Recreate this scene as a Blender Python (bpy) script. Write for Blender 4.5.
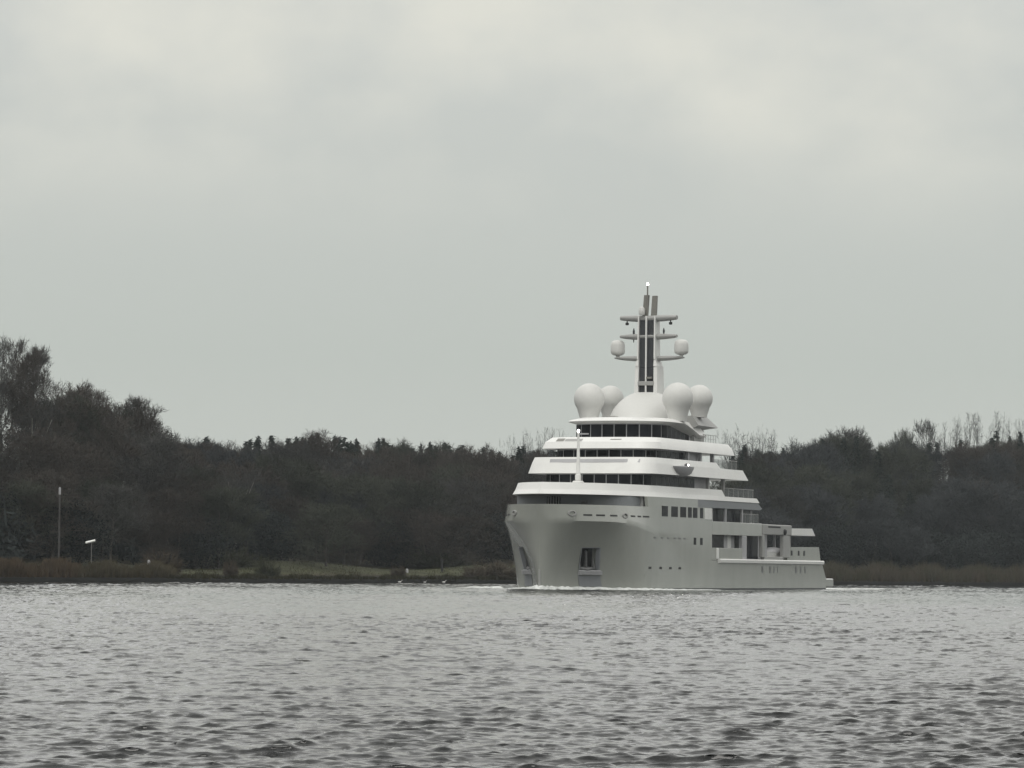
import bpy, math, random
import numpy as np
from mathutils import Vector, Matrix
random.seed(11)
rng = np.random.default_rng(5)
for o in list(bpy.data.objects): bpy.data.objects.remove(o)
scene = bpy.context.scene
C = scene.collection
R = math.radians

# ---------------------------------------------------------------- camera, light
cam_d = bpy.data.cameras.new('camera'); cam = bpy.data.objects.new('camera', cam_d); C.objects.link(cam)
cam_d.sensor_width = 36; cam_d.lens = 3900 * 36 / 1024; cam_d.clip_start = 0.5; cam_d.clip_end = 20000
cam.matrix_world = Matrix.Translation((0, 0, 2)) @ Matrix.Rotation(math.pi / 2 + math.atan(186.7 / 3900), 4, 'X') @ Matrix.Rotation(0.010, 4, 'Z')
scene.camera = cam

SUN_EL, SUN_AZ = R(58), R(200)          # azimuth clockwise from +Y: behind the camera, a little left
sun_d = bpy.data.lights.new('sun', 'SUN'); sun_d.energy = 1.1; sun_d.angle = R(28); sun_d.color = (1.0, 0.97, 0.92)
sun = bpy.data.objects.new('sun', sun_d); C.objects.link(sun)
sv = Vector((math.sin(SUN_AZ) * math.cos(SUN_EL), math.cos(SUN_AZ) * math.cos(SUN_EL), math.sin(SUN_EL)))
sun.rotation_euler = sv.to_track_quat('Z', 'Y').to_euler()

w = bpy.data.worlds.new('World'); scene.world = w; w.use_nodes = True
nt = w.node_tree; nt.nodes.clear()
def N(nt, t, **k):
    n = nt.nodes.new(t)
    for a, b in k.items(): setattr(n, a, b)
    return n
out = N(nt, 'ShaderNodeOutputWorld'); bg = N(nt, 'ShaderNodeBackground'); bg.inputs[1].default_value = 0.10
sky = N(nt, 'ShaderNodeTexSky', sky_type='NISHITA', sun_disc=False, sun_elevation=SUN_EL, sun_rotation=SUN_AZ)
tc = N(nt, 'ShaderNodeTexCoord'); sep = N(nt, 'ShaderNodeSeparateXYZ')
nt.links.new(tc.outputs['Generated'], sep.inputs[0])
# overcast layer: colour by height of the direction, broken by cloud noise
mp = N(nt, 'ShaderNodeMapping'); mp.inputs['Scale'].default_value = (14, 9, 22); mp.inputs['Location'].default_value = (5.1, 0.4, 1.9)
nt.links.new(tc.outputs['Generated'], mp.inputs[0])
no = N(nt, 'ShaderNodeTexNoise'); no.inputs['Scale'].default_value = 1.0; no.inputs['Detail'].default_value = 5; no.inputs['Roughness'].default_value = 0.5
nt.links.new(mp.outputs[0], no.inputs[0])
nr = N(nt, 'ShaderNodeMapRange'); nr.inputs[1].default_value = 0.41; nr.inputs[2].default_value = 0.66; nt.links.new(no.outputs[0], nr.inputs[0])
hr = N(nt, 'ShaderNodeMapRange'); hr.inputs[1].default_value = 0.075; hr.inputs[2].default_value = 0.135; hr.interpolation_type = 'SMOOTHSTEP'
nt.links.new(sep.outputs[2], hr.inputs[0])
mul = N(nt, 'ShaderNodeMath', operation='MULTIPLY'); nt.links.new(nr.outputs[0], mul.inputs[0]); nt.links.new(hr.outputs[0], mul.inputs[1])
cr = N(nt, 'ShaderNodeMapRange'); cr.inputs[1].default_value = 0.0; cr.inputs[2].default_value = 0.9
nt.links.new(sep.outputs[2], cr.inputs[0])
ramp = N(nt, 'ShaderNodeValToRGB'); nt.links.new(cr.outputs[0], ramp.inputs[0])
e = ramp.color_ramp.elements
e[0].position = 0.0; e[0].color = (0.56, 0.58, 0.545, 1)
e[1].position = 1.0; e[1].color = (1.45, 1.45, 1.43, 1)
x = e.new(0.06); x.color = (0.510, 0.541, 0.505, 1)
x = e.new(0.105); x.color = (0.550, 0.572, 0.538, 1)
x = e.new(0.172); x.color = (0.62, 0.635, 0.60, 1)
x = e.new(0.24); x.color = (1.18, 1.18, 1.16, 1)
x = e.new(0.40); x.color = (1.35, 1.35, 1.33, 1)
mx = N(nt, 'ShaderNodeMixRGB'); nt.links.new(mul.outputs[0], mx.inputs[0]); nt.links.new(ramp.outputs[0], mx.inputs[1]); mx.inputs[2].default_value = (0.735, 0.73, 0.655, 1)
sc = N(nt, 'ShaderNodeMixRGB', blend_type='MULTIPLY'); sc.inputs[0].default_value = 1; nt.links.new(mx.outputs[0], sc.inputs[1]); sc.inputs[2].default_value = (10.2, 10.2, 10.2, 1)
mm = N(nt, 'ShaderNodeMixRGB'); mm.inputs[0].default_value = 0.96; nt.links.new(sky.outputs[0], mm.inputs[1]); nt.links.new(sc.outputs[0], mm.inputs[2])
nt.links.new(mm.outputs[0], bg.inputs[0]); nt.links.new(bg.outputs[0], out.inputs[0])
scene.view_settings.view_transform = 'Standard'; scene.view_settings.look = 'None'
scene.view_settings.exposure = 0.0; scene.view_settings.gamma = 1.0; scene.view_settings.use_curve_mapping = False

# ---------------------------------------------------------------- helpers
class MB:
    def __init__(s): s.v = []; s.f = []; s.smooth = False
    def add(s, vs, fs):
        n = len(s.v); s.v += [tuple(p) for p in vs]; s.f += [tuple(i + n for i in f) for f in fs]
    def box(s, x0, x1, y0, y1, z0, z1):
        s.add([(x0,y0,z0),(x1,y0,z0),(x1,y1,z0),(x0,y1,z0),(x0,y0,z1),(x1,y0,z1),(x1,y1,z1),(x0,y1,z1)],
              [(3,2,1,0),(4,5,6,7),(0,1,5,4),(1,2,6,5),(2,3,7,6),(3,0,4,7)])
    def bev(s, x0, x1, y0, y1, z0, z1, b=0.04):
        # box with chamfered vertical and top edges
        def ring(i, z): return [(x0+i+b,y0+i,z),(x1-i-b,y0+i,z),(x1-i,y0+i+b,z),(x1-i,y1-i-b,z),(x1-i-b,y1-i,z),(x0+i+b,y1-i,z),(x0+i,y1-i-b,z),(x0+i,y0+i+b,z)]
        s.loft([ring(b, z0), ring(0, z0+b), ring(0, z1-b), ring(b, z1)])
    def loft(s, rings, cap=True, closed=True):
        n = len(rings[0]); vs = [p for r in rings for p in r]; fs = []
        for i in range(len(rings) - 1):
            for j in range(n if closed else n - 1):
                k = (j + 1) % n; fs.append((i*n+j, i*n+k, (i+1)*n+k, (i+1)*n+j))
        if cap: fs.append(tuple(range(n))[::-1]); fs.append(tuple((len(rings)-1)*n + j for j in range(n)))
        s.add(vs, fs)
    def tube(s, pts, rs, n=8, cap=True):
        rings = []; pts = [Vector(p) for p in pts]
        if not hasattr(rs, '__len__'): rs = [rs] * len(pts)
        for i, p in enumerate(pts):
            t = (pts[min(i+1, len(pts)-1)] - pts[max(i-1, 0)]).normalized()
            a = t.cross(Vector((0, 0, 1)) if abs(t.z) < 0.9 else Vector((1, 0, 0))).normalized(); b = t.cross(a)
            rings.append([p + (a * math.cos(2*math.pi*k/n) + b * math.sin(2*math.pi*k/n)) * rs[i] for k in range(n)])
        s.loft(rings, cap)
    def lathe(s, c, prof, n=28, sx=1, sy=1):
        s.loft([[(c[0] + r*sx*math.cos(2*math.pi*k/n), c[1] + r*sy*math.sin(2*math.pi*k/n), c[2] + z) for k in range(n)] for r, z in prof])
    def prism(s, poly, y0, y1):              # polygon in x,z extruded along y
        n = len(poly); s.add([(p[0], y0, p[1]) for p in poly] + [(p[0], y1, p[1]) for p in poly],
            [tuple(range(n))[::-1], tuple(range(n, 2*n))] + [(i, (i+1) % n, n+(i+1) % n, n+i) for i in range(n)])
    def build(s, name, mat, parent=None, smooth=0):
        me = bpy.data.meshes.new(name); me.from_pydata(s.v, [], s.f); me.materials.append(mat); me.update()
        import bmesh
        bm = bmesh.new(); bm.from_mesh(me); bmesh.ops.recalc_face_normals(bm, faces=bm.faces)
        bm.to_mesh(me); bm.free()
        if smooth:
            me.shade_smooth() if hasattr(me, 'shade_smooth') else None
            try: me.set_sharp_from_angle(angle=R(smooth))
            except Exception: pass
        o = bpy.data.objects.new(name, me); C.objects.link(o)
        if parent: o.parent = parent
        return o
def tag(o, label=None, cat=None, group=None, kind=None):
    if label: o['label'] = label
    if cat: o['category'] = cat
    if group: o['group'] = group
    if kind: o['kind'] = kind
    return o
def empty(name, loc=(0,0,0), rz=0):
    o = bpy.data.objects.new(name, None); C.objects.link(o); o.location = loc; o.rotation_euler = (0, 0, rz); o.empty_display_size = .5; return o

def mat(name, col, rough=0.6, spec=0.4, metal=0, noise=0.0, nscale=3.0, col2=None, bump=0.0, emis=None, objrand=0.0, coat=0, stretch=(1,1,1), coord='Object'):
    m = bpy.data.materials.new(name); m.use_nodes = True; t = m.node_tree; p = t.nodes['Principled BSDF']
    p.inputs['Base Color'].default_value = (*col, 1); p.inputs['Roughness'].default_value = rough; p.inputs['Metallic'].default_value = metal
    p.inputs['Specular IOR Level'].default_value = spec; p.inputs['Coat Weight'].default_value = coat; p.inputs['Coat Roughness'].default_value = 0.08
    if emis: p.inputs['Emission Color'].default_value = (*col, 1); p.inputs['Emission Strength'].default_value = emis
    if noise or col2 or bump:
        c = N(t, 'ShaderNodeTexCoord'); mpn = N(t, 'ShaderNodeMapping'); mpn.inputs['Scale'].default_value = stretch
        n = N(t, 'ShaderNodeTexNoise'); n.inputs['Scale'].default_value = nscale; n.inputs['Detail'].default_value = 6; n.inputs['Roughness'].default_value = 0.62
        t.links.new(c.outputs[coord], mpn.inputs[0]); t.links.new(mpn.outputs[0], n.inputs[0])
        c2 = col2 or tuple(v * (1 - noise) for v in col)
        r = N(t, 'ShaderNodeMapRange'); r.inputs[1].default_value = 0.35; r.inputs[2].default_value = 0.65; t.links.new(n.outputs[0], r.inputs[0])
        mixn = N(t, 'ShaderNodeMixRGB'); mixn.inputs[1].default_value = (*col, 1); mixn.inputs[2].default_value = (*c2, 1)
        t.links.new(r.outputs[0], mixn.inputs[0]); last = mixn.outputs[0]
        if objrand:
            oi = N(t, 'ShaderNodeObjectInfo'); hs = N(t, 'ShaderNodeHueSaturation'); mr = N(t, 'ShaderNodeMapRange')
            mr.inputs[3].default_value = 1 - objrand; mr.inputs[4].default_value = 1 + objrand
            t.links.new(oi.outputs['Random'], mr.inputs[0]); t.links.new(mr.outputs[0], hs.inputs['Value']); t.links.new(last, hs.inputs['Color']); last = hs.outputs[0]
        t.links.new(last, p.inputs['Base Color'])
        if bump:
            b = N(t, 'ShaderNodeBump'); b.inputs['Strength'].default_value = bump; b.inputs['Distance'].default_value = 0.05
            t.links.new(n.outputs[0], b.inputs['Height']); t.links.new(b.outputs[0], p.inputs['Normal'])
    return m
M = {}
M['white'] = mat('white_paint', (0.68, 0.68, 0.66), 0.35, 0.4, noise=0.05, nscale=0.5)
M['grey'] = mat('hull_paint', (0.29, 0.30, 0.272), 0.25, 0.5, coat=.6, noise=0.10, nscale=0.35, stretch=(1, 1, .35))
M['upper_grey'] = mat('upper_hull_paint', (0.40, 0.40, 0.37), 0.40, 0.4, noise=0.06, nscale=0.4)
M['soffit'] = mat('soffit_shade_grey', (0.20, 0.21, 0.22), 0.5)  # dark grey with the overhang's shade in it; also used on fittings
M['glass'] = mat('dark_glass', (0.012, 0.013, 0.016), 0.25, 0.06, noise=.5, nscale=.5, objrand=.9)
M['railglass'] = mat('rail_glass', (0.10, 0.11, 0.11), 0.2, 0.4)
_p = M['railglass'].node_tree.nodes['Principled BSDF']; _p.inputs['Alpha'].default_value = 0.35
M['midgrey'] = mat('mid_grey_paint', (0.30, 0.30, 0.29), 0.5, noise=0.05)
M['wallgrey'] = mat('wall_grey', (0.36, 0.36, 0.37), 0.5, noise=0.08, nscale=0.8)
M['mast_dark'] = mat('mast_dark', (0.03, 0.032, 0.036), 0.5)
M['exhaust'] = mat('exhaust_grey', (0.19, 0.185, 0.165), 0.5, noise=0.15)
M['black'] = mat('black', (0.012, 0.012, 0.012), 0.6)
M['steel'] = mat('steel', (0.16, 0.16, 0.16), 0.45, metal=0.4, noise=0.3)
M['radome'] = mat('radome', (0.56, 0.56, 0.54), 0.5, noise=0.04)
M['lamp'] = mat('lamp', (1, 0.97, 0.9), emis=14)
M['teak'] = mat('deck', (0.26, 0.22, 0.17), 0.7, noise=0.2)

# ---------------------------------------------------------------- terrain shape
SH = [(-420, 60), (-200, 300), (-75, 440), (-58, 475), (-12.5, 595), (40, 680), (98, 765), (300, 980), (900, 1500)]
def shore(X): return np.interp(X, [p[0] for p in SH], [p[1] for p in SH])
def sdist(X, Y):                         # metres inland from the water's edge
    g = (shore(X + 5) - shore(X - 5)) / 10
    return (Y - shore(X)) / np.sqrt(1 + g * g)
def sstep(a, b, x): t = np.clip((x - a) / (b - a), 0, 1); return t * t * (3 - 2 * t)
def ground(X, Y):
    X = np.asarray(X, float); Y = np.asarray(Y, float); v = sdist(X, Y)
    z = -1.2 + 1.75 * sstep(-1.6, .6, v) + 0.45 * sstep(.5, 6, v) + np.interp(X, [-62, -46, -38], [.9, 1.0, 1.35]) * sstep(6, 25, v)
    hill = np.interp(X, [-200, -110, -75, -55, -30, 0, 50, 100, 140, 250], [22, 19, 16, 8.0, 6.5, 7.5, 9, 12, 15, 14])
    z = z + hill * sstep(22, 95, v) + 1.5 * sstep(95, 400, v)
    z = z + 2.4 * np.exp(-(((X + 72) / 7) ** 2 + ((Y - 508) / 14) ** 2))
    z = z + (0.5 * np.sin(X * .11 + Y * .05) + 0.35 * np.sin(X * .23 - Y * .17)) * sstep(4, 30, v)
    return z

# water: fine wave relief inside the channel seen here, coarser further round
def wave_h(X, Y):
    r = np.random.default_rng(3); h = np.zeros_like(X); DX = np.zeros_like(X); DY = np.zeros_like(X)
    for i in range(104):
        big = i < 38
        lam = 0.45 * 11 ** r.random() if big else 0.09 * (0.5 / 0.09) ** r.random(); th = math.radians(90 + r.normal() * (12 if big else 17))
        k = 2 * math.pi / lam; slope = (0.0205 if lam < 2 else 0.010) if big else 0.040
        a = slope / k; ph = r.random() * 6.28; c_, s_ = math.cos(th), math.sin(th)
        arg = k * (X * c_ + Y * s_) + ph + 0.9 * np.sin(0.33 * k * (X * s_ - Y * c_) + ph * 3)
        kp = k * .19; env = (0.25 + 2.9 * ((0.5 + 0.5 * np.sin(kp * X * 1.3 + ph * 5 + 1.5 * np.sin(kp * .8 * Y + ph * 2))) * (0.5 + 0.5 * np.sin(kp * 1.1 * Y + ph * 7 + 1.3 * np.sin(kp * X + ph)))) ** 1.2)
        h += a * env * np.sin(arg); q = 1.25 * a * env * np.cos(arg); DX += q * c_; DY += q * s_
    gust = 0.92 + 0.18 * np.sin(X * .11 + 1.3 * np.sin(Y * .05)) + 0.12 * np.sin(Y * .045 + 2.6 * np.sin(X * .09 + 2)) 
    return h * gust, DX * gust, DY * gust
def make_water():
    rr = [0.5, 4, 10, 18, 26, 33]
    while rr[-1] < 900: rr.append(rr[-1] + max(0.036, rr[-1] * 0.0010))
    while rr[-1] < 3000: rr.append(rr[-1] * 1.12)
    rr = np.array(rr)
    an = np.concatenate([np.linspace(-180, -14, 34)[:-1], np.linspace(-14, -9.2, 30)[:-1], np.linspace(-9.2, 9.2, 560), np.linspace(9.2, 14, 30)[1:], np.linspace(14, 180, 34)[1:-1]])
    A, Rr = np.meshgrid(np.radians(an), rr); X = Rr * np.sin(A); Y = Rr * np.cos(A)
    ok = sstep(15, 30, Rr) * (1 - sstep(850, 900, Rr))
    Z = np.zeros_like(X); sel = ok > 0; hh_, dx_, dy_ = wave_h(X[sel], Y[sel]); Z[sel] = hh_ * ok[sel]; X[sel] += dx_ * ok[sel]; Y[sel] += dy_ * ok[sel]
    nr_, nc = X.shape; idx = np.arange(nr_ * nc).reshape(nr_, nc)
    a = idx[:-1, :]; b = np.roll(idx, -1, 1)[:-1, :]; c = np.roll(idx, -1, 1)[1:, :]; d = idx[1:, :]
    F = np.stack([a, d, c, b], -1).reshape(-1, 4)
    V = np.stack([X, Y, Z], -1).reshape(-1, 3)
    me = bpy.data.meshes.new('water'); me.vertices.add(len(V)); me.vertices.foreach_set('co', V.astype('f').ravel())
    me.loops.add(F.size); me.loops.foreach_set('vertex_index', F.astype('i').ravel())
    me.polygons.add(len(F)); me.polygons.foreach_set('loop_start', np.arange(0, F.size, 4, dtype='i')); me.polygons.foreach_set('loop_total', np.full(len(F), 4, 'i'))
    me.update(); me.validate()
    me.polygons.foreach_set('use_smooth', np.ones(len(F), bool))
    m = bpy.data.materials.new('water'); m.use_nodes = True; t = m.node_tree; p = t.nodes['Principled BSDF']
    p.inputs['Base Color'].default_value = (0.006, 0.007, 0.007, 1); p.inputs['Roughness'].default_value = 0.03; p.inputs['IOR'].default_value = 1.42
    c = N(t, 'ShaderNodeTexCoord'); mpn = N(t, 'ShaderNodeMapping'); mpn.inputs['Scale'].default_value = (0.7, 1.8, 1); n = N(t, 'ShaderNodeTexNoise')
    n.inputs['Scale'].default_value = 7.0; n.inputs['Detail'].default_value = 4
    t.links.new(c.outputs['Object'], mpn.inputs[0]); t.links.new(mpn.outputs[0], n.inputs[0])
    b = N(t, 'ShaderNodeBump'); b.inputs['Strength'].default_value = 0.22; b.inputs['Distance'].default_value = 0.05
    t.links.new(n.outputs[0], b.inputs['Height']); t.links.new(b.outputs[0], p.inputs['Normal'])
    me.materials.append(m)
    o = bpy.data.objects.new('water', me); C.objects.link(o); tag(o, 'wide rippled grey river water reflecting the overcast sky', 'water', kind='structure')
make_water()

def grid_mesh(name, X, Y, Z, m, kind='structure', label=None, cat=None):
    n0, n1 = X.shape; idx = np.arange(n0 * n1).reshape(n0, n1)
    F = np.stack([idx[:-1, :-1], idx[1:, :-1], idx[1:, 1:], idx[:-1, 1:]], -1).reshape(-1, 4)
    me = bpy.data.meshes.new(name); me.from_pydata(np.stack([X, Y, Z], -1).reshape(-1, 3).tolist(), [], F.tolist()); me.materials.append(m)
    import bmesh
    bm = bmesh.new(); bm.from_mesh(me); bmesh.ops.recalc_face_normals(bm, faces=bm.faces); bm.to_mesh(me); bm.free()
    me.shade_smooth(); o = bpy.data.objects.new(name, me); C.objects.link(o); tag(o, label, cat, kind=kind); return o
# far bank, laid out in strips parallel to the shore; one ground sheet
def ground_mat():
    m = bpy.data.materials.new('bank_ground'); m.use_nodes = True; t = m.node_tree; p = t.nodes['Principled BSDF']
    p.inputs['Roughness'].default_value = 0.95; p.inputs['Specular IOR Level'].default_value = 0.1
    at = N(t, 'ShaderNodeAttribute', attribute_name='inland')
    r = N(t, 'ShaderNodeValToRGB'); t.links.new(at.outputs['Fac'], r.inputs[0]); e = r.color_ramp.elements
    e[0].position = 0.0; e[0].color = (0.005, 0.005, 0.004, 1); e[1].position = 1; e[1].color = (0.040, 0.035, 0.027, 1)
    for pos, col in ((0.03, (0.006, 0.006, 0.005)), (0.07, (0.050, 0.044, 0.028)), (0.10, (0.054, 0.056, 0.031)), (0.19, (0.044, 0.046, 0.027)), (0.235, (0.035, 0.032, 0.022))):
        x = e.new(pos); x.color = (*col, 1)
    c = N(t, 'ShaderNodeTexCoord'); n = N(t, 'ShaderNodeTexNoise'); n.inputs['Scale'].default_value = 0.16; n.inputs['Detail'].default_value = 10; n.inputs['Roughness'].default_value = .7
    t.links.new(c.outputs['Object'], n.inputs[0]); mr = N(t, 'ShaderNodeMapRange'); mr.inputs[3].default_value = 0.35; mr.inputs[4].default_value = 1.5
    mr.inputs[1].default_value = .3; mr.inputs[2].default_value = .7
    t.links.new(n.outputs[0], mr.inputs[0]); mu = N(t, 'ShaderNodeMixRGB', blend_type='MULTIPLY'); mu.inputs[0].default_value = 1
    t.links.new(r.outputs[0], mu.inputs[1]); t.links.new(mr.outputs[0], mu.inputs[2]); t.links.new(mu.outputs[0], p.inputs['Base Color'])
    return m
xs = np.concatenate([np.linspace(-900, -200, 30)[:-1], np.linspace(-200, 260, 260)[:-1], np.linspace(260, 2600, 40)])
vs = np.concatenate([np.linspace(-4, 3, 12)[:-1], np.linspace(3, 130, 70)[:-1], np.geomspace(130, 1800, 24)])
Xg, Vg = np.meshgrid(xs, vs); g = np.interp(Xg, [-200, -60, 0, 100, 300], [1.5, 2.8, 1.9, 1.8, 1.4])
Yg = shore(Xg) + Vg * g
gr = grid_mesh('ground', Xg, Yg, ground(Xg, Yg), ground_mat(), label='grassy far bank rising to a wooded hillside', cat='ground')
at = gr.data.attributes.new('inland', 'FLOAT', 'POINT')
at.data.foreach_set('value', np.clip(sdist(Xg, Yg) / 120, 0, 1).astype('f').ravel())
# river bed so the water rests on something
bed = MB(); bed.add([(-3400,-3400,-3),(3400,-3400,-3),(3400,3600,-3),(-3400,3600,-3)], [(0,1,2,3)])
tag(bed.build('river_bed', mat('mud', (0.03, 0.028, 0.02), 0.9, noise=.3)), 'dark mud bed under the water', 'ground', kind='structure')

# ---------------------------------------------------------------- the yacht
L0, Y0, TH = 3.1, 420.0, R(22)
yacht = empty('motor_yacht', (L0, Y0, 0), 0)
# local axes: x aft, y to port, z up
yacht.matrix_world = Matrix(((math.sin(TH), math.cos(TH), 0, L0), (math.cos(TH), -math.sin(TH), 0, Y0), (0, 0, 1, 0), (0, 0, 0, 1)))
# (x aft, y port, z up is a left-handed frame: mirror so the transform stays a rotation)
yacht.matrix_world = Matrix.Translation((L0, Y0, 0)) @ Matrix.Rotation(math.atan2(math.cos(TH), math.sin(TH)), 4, 'Z')
# now local x = aft, local y = starboard ; side sign S: port = -1
P_ = -1
tag(yacht, 'large grey and white motor yacht with a tall mast and white domes', 'yacht')

def itp(x, pts): return float(np.interp(x, [p[0] for p in pts], [p[1] for p in pts]))
def smooth_itp(x, pts):
    xs_ = [p[0] for p in pts]; ys_ = [p[1] for p in pts]
    if x <= xs_[0]: return ys_[0]
    if x >= xs_[-1]: return ys_[-1]
    n = len(xs_); m = []
    for i in range(n):
        if i == 0: m.append((ys_[1]-ys_[0])/(xs_[1]-xs_[0]))
        elif i == n-1: m.append(0)
        else:
            a = (ys_[i]-ys_[i-1])/(xs_[i]-xs_[i-1]); b = (ys_[i+1]-ys_[i])/(xs_[i+1]-xs_[i]); m.append(0 if a*b <= 0 else 2*a*b/(a+b))
    i = max(j for j in range(n-1) if xs_[j] <= x); h = xs_[i+1]-xs_[i]; t = (x-xs_[i])/h
    return (2*t**3-3*t*t+1)*ys_[i] + (t**3-2*t*t+t)*h*m[i] + (-2*t**3+3*t*t)*ys_[i+1] + (t**3-t*t)*h*m[i+1]
BWL = [(0, .12), (1.0, .75), (3, 1.7), (5.6, 3.2), (9, 6.1), (13, 7.45), (20, 7.75), (30, 7.9)]
def bk(t):
    LN = 17.0; u = min(t / LN, 1); return 7.88 * (1 - (1 - u) ** 2.6) ** (1 / 1.75) if u < 1 else 7.88
def d0(z): return 0.25 - 1.25 * max(0, min(z, 9.5) / 9.5) ** 2 if z > 0 else 0.25 - z * .3
def zk(d): return smooth_itp(d, [(-2, 7.45), (5, 7.4), (9, 7.2), (13, 6.55), (18, 5.85), (26, 5.4), (40, 5.2)])
def hb(d, z):
    t = max(0, d - d0(z)); k = zk(d)
    w = max(0, min(1, z / k)) ** (1.9 - 0.8 * sstep(3.5, 10, t))
    wl = smooth_itp(t, BWL); top = bk(t)
    b = wl * (1 - w) + max(top, wl) * w
    if z > k: b -= (z - k) * 0.30 * (1 - sstep(9, 17, d))
    if d > 66: b -= 0.12 * ((d - 66) / 12) ** 2
    return max(b, 0.02)
# anchor pockets: columns/levels that hold their edges
PK = (3.9, 5.9, 1.75, 4.55)
def pkx(t, z): return t + .30 * (PK[3] - max(0, min(z, PK[3]))) * sstep(2.2, 3.9, t) * (1 - sstep(6, 10, t))
def hull_mesh():
    mb = MB()
    ds = sorted(set([0, .12, .3, .6, 1, 1.5, 2, 2.7, 3.3, PK[0], 4.9, PK[1], 6.7, 7.5, 8.2, 9, 9.8, 10.6, 11.5, 12.5, 13.5, 15, 16.5, 18, 20, 22, 24, 26.5, 29, 31.5, 34]))
    zs = [-1, -.4, 0, .5, 1.1, PK[2], 2.4, 3.0, 3.4, 4.0, PK[3], 5.1, 5.7, 6.2]
    for side in (1, -1):
        def pt(t, z, dd=0):
            f = max(0, 1 - t / 8.0); d = t + d0(z) * f ** 1 if t < 8 else t
            if t == PK[0] or t == PK[1]: d = t
            d = float(pkx(d, z))
            return (d, side * (hb(d, z) if t > 0 else 0.0) , z)
        cols = []
        for t in ds:
            k = zk(t); col = [pt(t, z) for z in zs if z < min(k, 6.25) - .1]
            nz = len(zs)
            # pad to constant count: rest of levels up to the knuckle
            last = col[-1][2]; need = nz - len(col)
            col += [pt(t, last + (k - last) * (i + 1) / (need + 4)) for i in range(need + 4)]
            col += [pt(t, k + (9.2 - k) * i / 4) for i in range(1, 5)]
            cols.append(col)
        n = len(cols[0]); base = len(mb.v); mb.v += [p for c in cols for p in c]
        for i in range(len(ds) - 1):
            for j in range(n - 1):
                if PK[0] <= ds[i] < PK[1] and PK[2] - .01 <= cols[i][j][2] < PK[3] - .01: continue
                mb.f.append((base + i*n + j, base + (i+1)*n + j, base + (i+1)*n + j + 1, base + i*n + j + 1))
        # bulwark rim and inner wall, foredeck of the mooring space
        top = [c[-1] for c in cols if c[-1][0] <= 13.6]
        inn = [(p[0] + (0.3 if abs(p[1]) < 3 else .12), side * max(abs(p[1]) - .28, 0), p[2]) for p in top]; low = [(p[0], p[1], 8.1) for p in inn]; mid = [(p[0], 0, 8.1) for p in inn]
        mb.loft([top, inn, low, mid], cap=False, closed=False)
        # side wall above the opening
        for a, b, zt in ((13.5, 29, 10.33), (29, 34, 9.42)):
            dd = np.linspace(a, b, 9); z0 = 9.2
            o1 = [(d, side*hb(d, z0), z0) for d in dd]; o2 = [(d, side*hb(d, zt), zt) for d in dd]; i2 = [(d, side*(hb(d, zt)-.35), zt) for d in dd]; i1 = [(d, side*(hb(d, z0)-.35), z0) for d in dd]
            mb.loft([[o1[k], o2[k], i2[k], i1[k]] for k in range(9)])
        # after hull, wall sided
        dd = list(np.linspace(34, 78.25, 24)); rows = []
        for d in dd:
            zt = 3.42 if d < 76.4 else 3.42 - (d - 76.4) / 1.85 * 2.0
            rows.append([(d, side*hb(d, z), z) for z in (-1, 0, .7, zt*.6, zt)] + [(d, 0, zt)])
        mb.loft(rows, cap=False, closed=False)
        r = rows[-1]; mb.add(r + [(78.25, 0, -1)], [(0, 1, 2, 3, 4, 5, 6)])
        # bulkhead at the step
        zz = [3.42, 4.5, 6, 7.6, 9.42]; mb.add([(34, side*hb(34, z), z) for z in zz] + [(34, 0, 9.42), (34, 0, 3.42)], [tuple(range(7))])
        # recess of the anchor pocket
        q = [(float(pkx(a_, z_)), z_) for a_, z_ in ((PK[0], PK[2]), (PK[1], PK[2]), (PK[1], PK[3]), (PK[0], PK[3]))]
        outr = [(d, side*hb(d, z), z) for d, z in q]; inr = [(d + .25, side*(hb(d, z) - .95), z) for d, z in q]
        mb.loft([outr, inr], cap=False); mb.add(inr, [(0, 1, 2, 3)])
    # swim platform
    mb.bev(78.25, 81.7, -7.7, 7.7, 0.35, 1.42, .12)
    mb.bev(78.2, 80.6, -7.0, 7.0, -.8, 0.36, .1)
    return mb
hull = hull_mesh().build('hull', M['grey'], yacht, 28)

def plan(dn, dc, W, end, n=3.0, cnt=15, endW=None):
    pts = []
    for i in range(cnt):
        th = math.pi/2 * i / (cnt-1); s_, c_ = math.sin(th), math.cos(th)
        pts.append((dn + (dc-dn) * (1 - max(c_, 0)**(2/n)), W * s_**(2/n)))
    for k in (0.25, .5, .75, 1.0): pts.append((dc + (end-dc)*k, W + ((endW or W)-W)*k))
    return pts + [(x, -y) for x, y in reversed(pts)][:-1]
def band(name, rings, rim=0.28, drop=0.9, matn='white', extra=None):
    """rings: list of (z, plan outline); open-topped coaming with a deck inside"""
    mb = MB(); L = [[(x, y, z) for x, y in pl] for z, pl in rings]
    zt = rings[-1][0]; cx = sum(p[0] for p in rings[-1][1]) / len(rings[-1][1])
    def inset(pl, r):
        xs_ = [p[0] for p in pl]; a, b = min(xs_), max(xs_); W = max(p[1] for p in pl)
        return [((x - (a+b)/2) * (1 - 2*r/(b-a)) + (a+b)/2, y * (1 - r/W)) for x, y in pl]
    ins = inset(rings[-1][1], rim)
    L += [[(x, y, zt) for x, y in ins], [(x, y, zt - drop) for x, y in ins]]
    mb.loft(L, cap=True)
    if extra: extra(mb)
    return mb.build(name, M[matn], yacht, 22)
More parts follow.
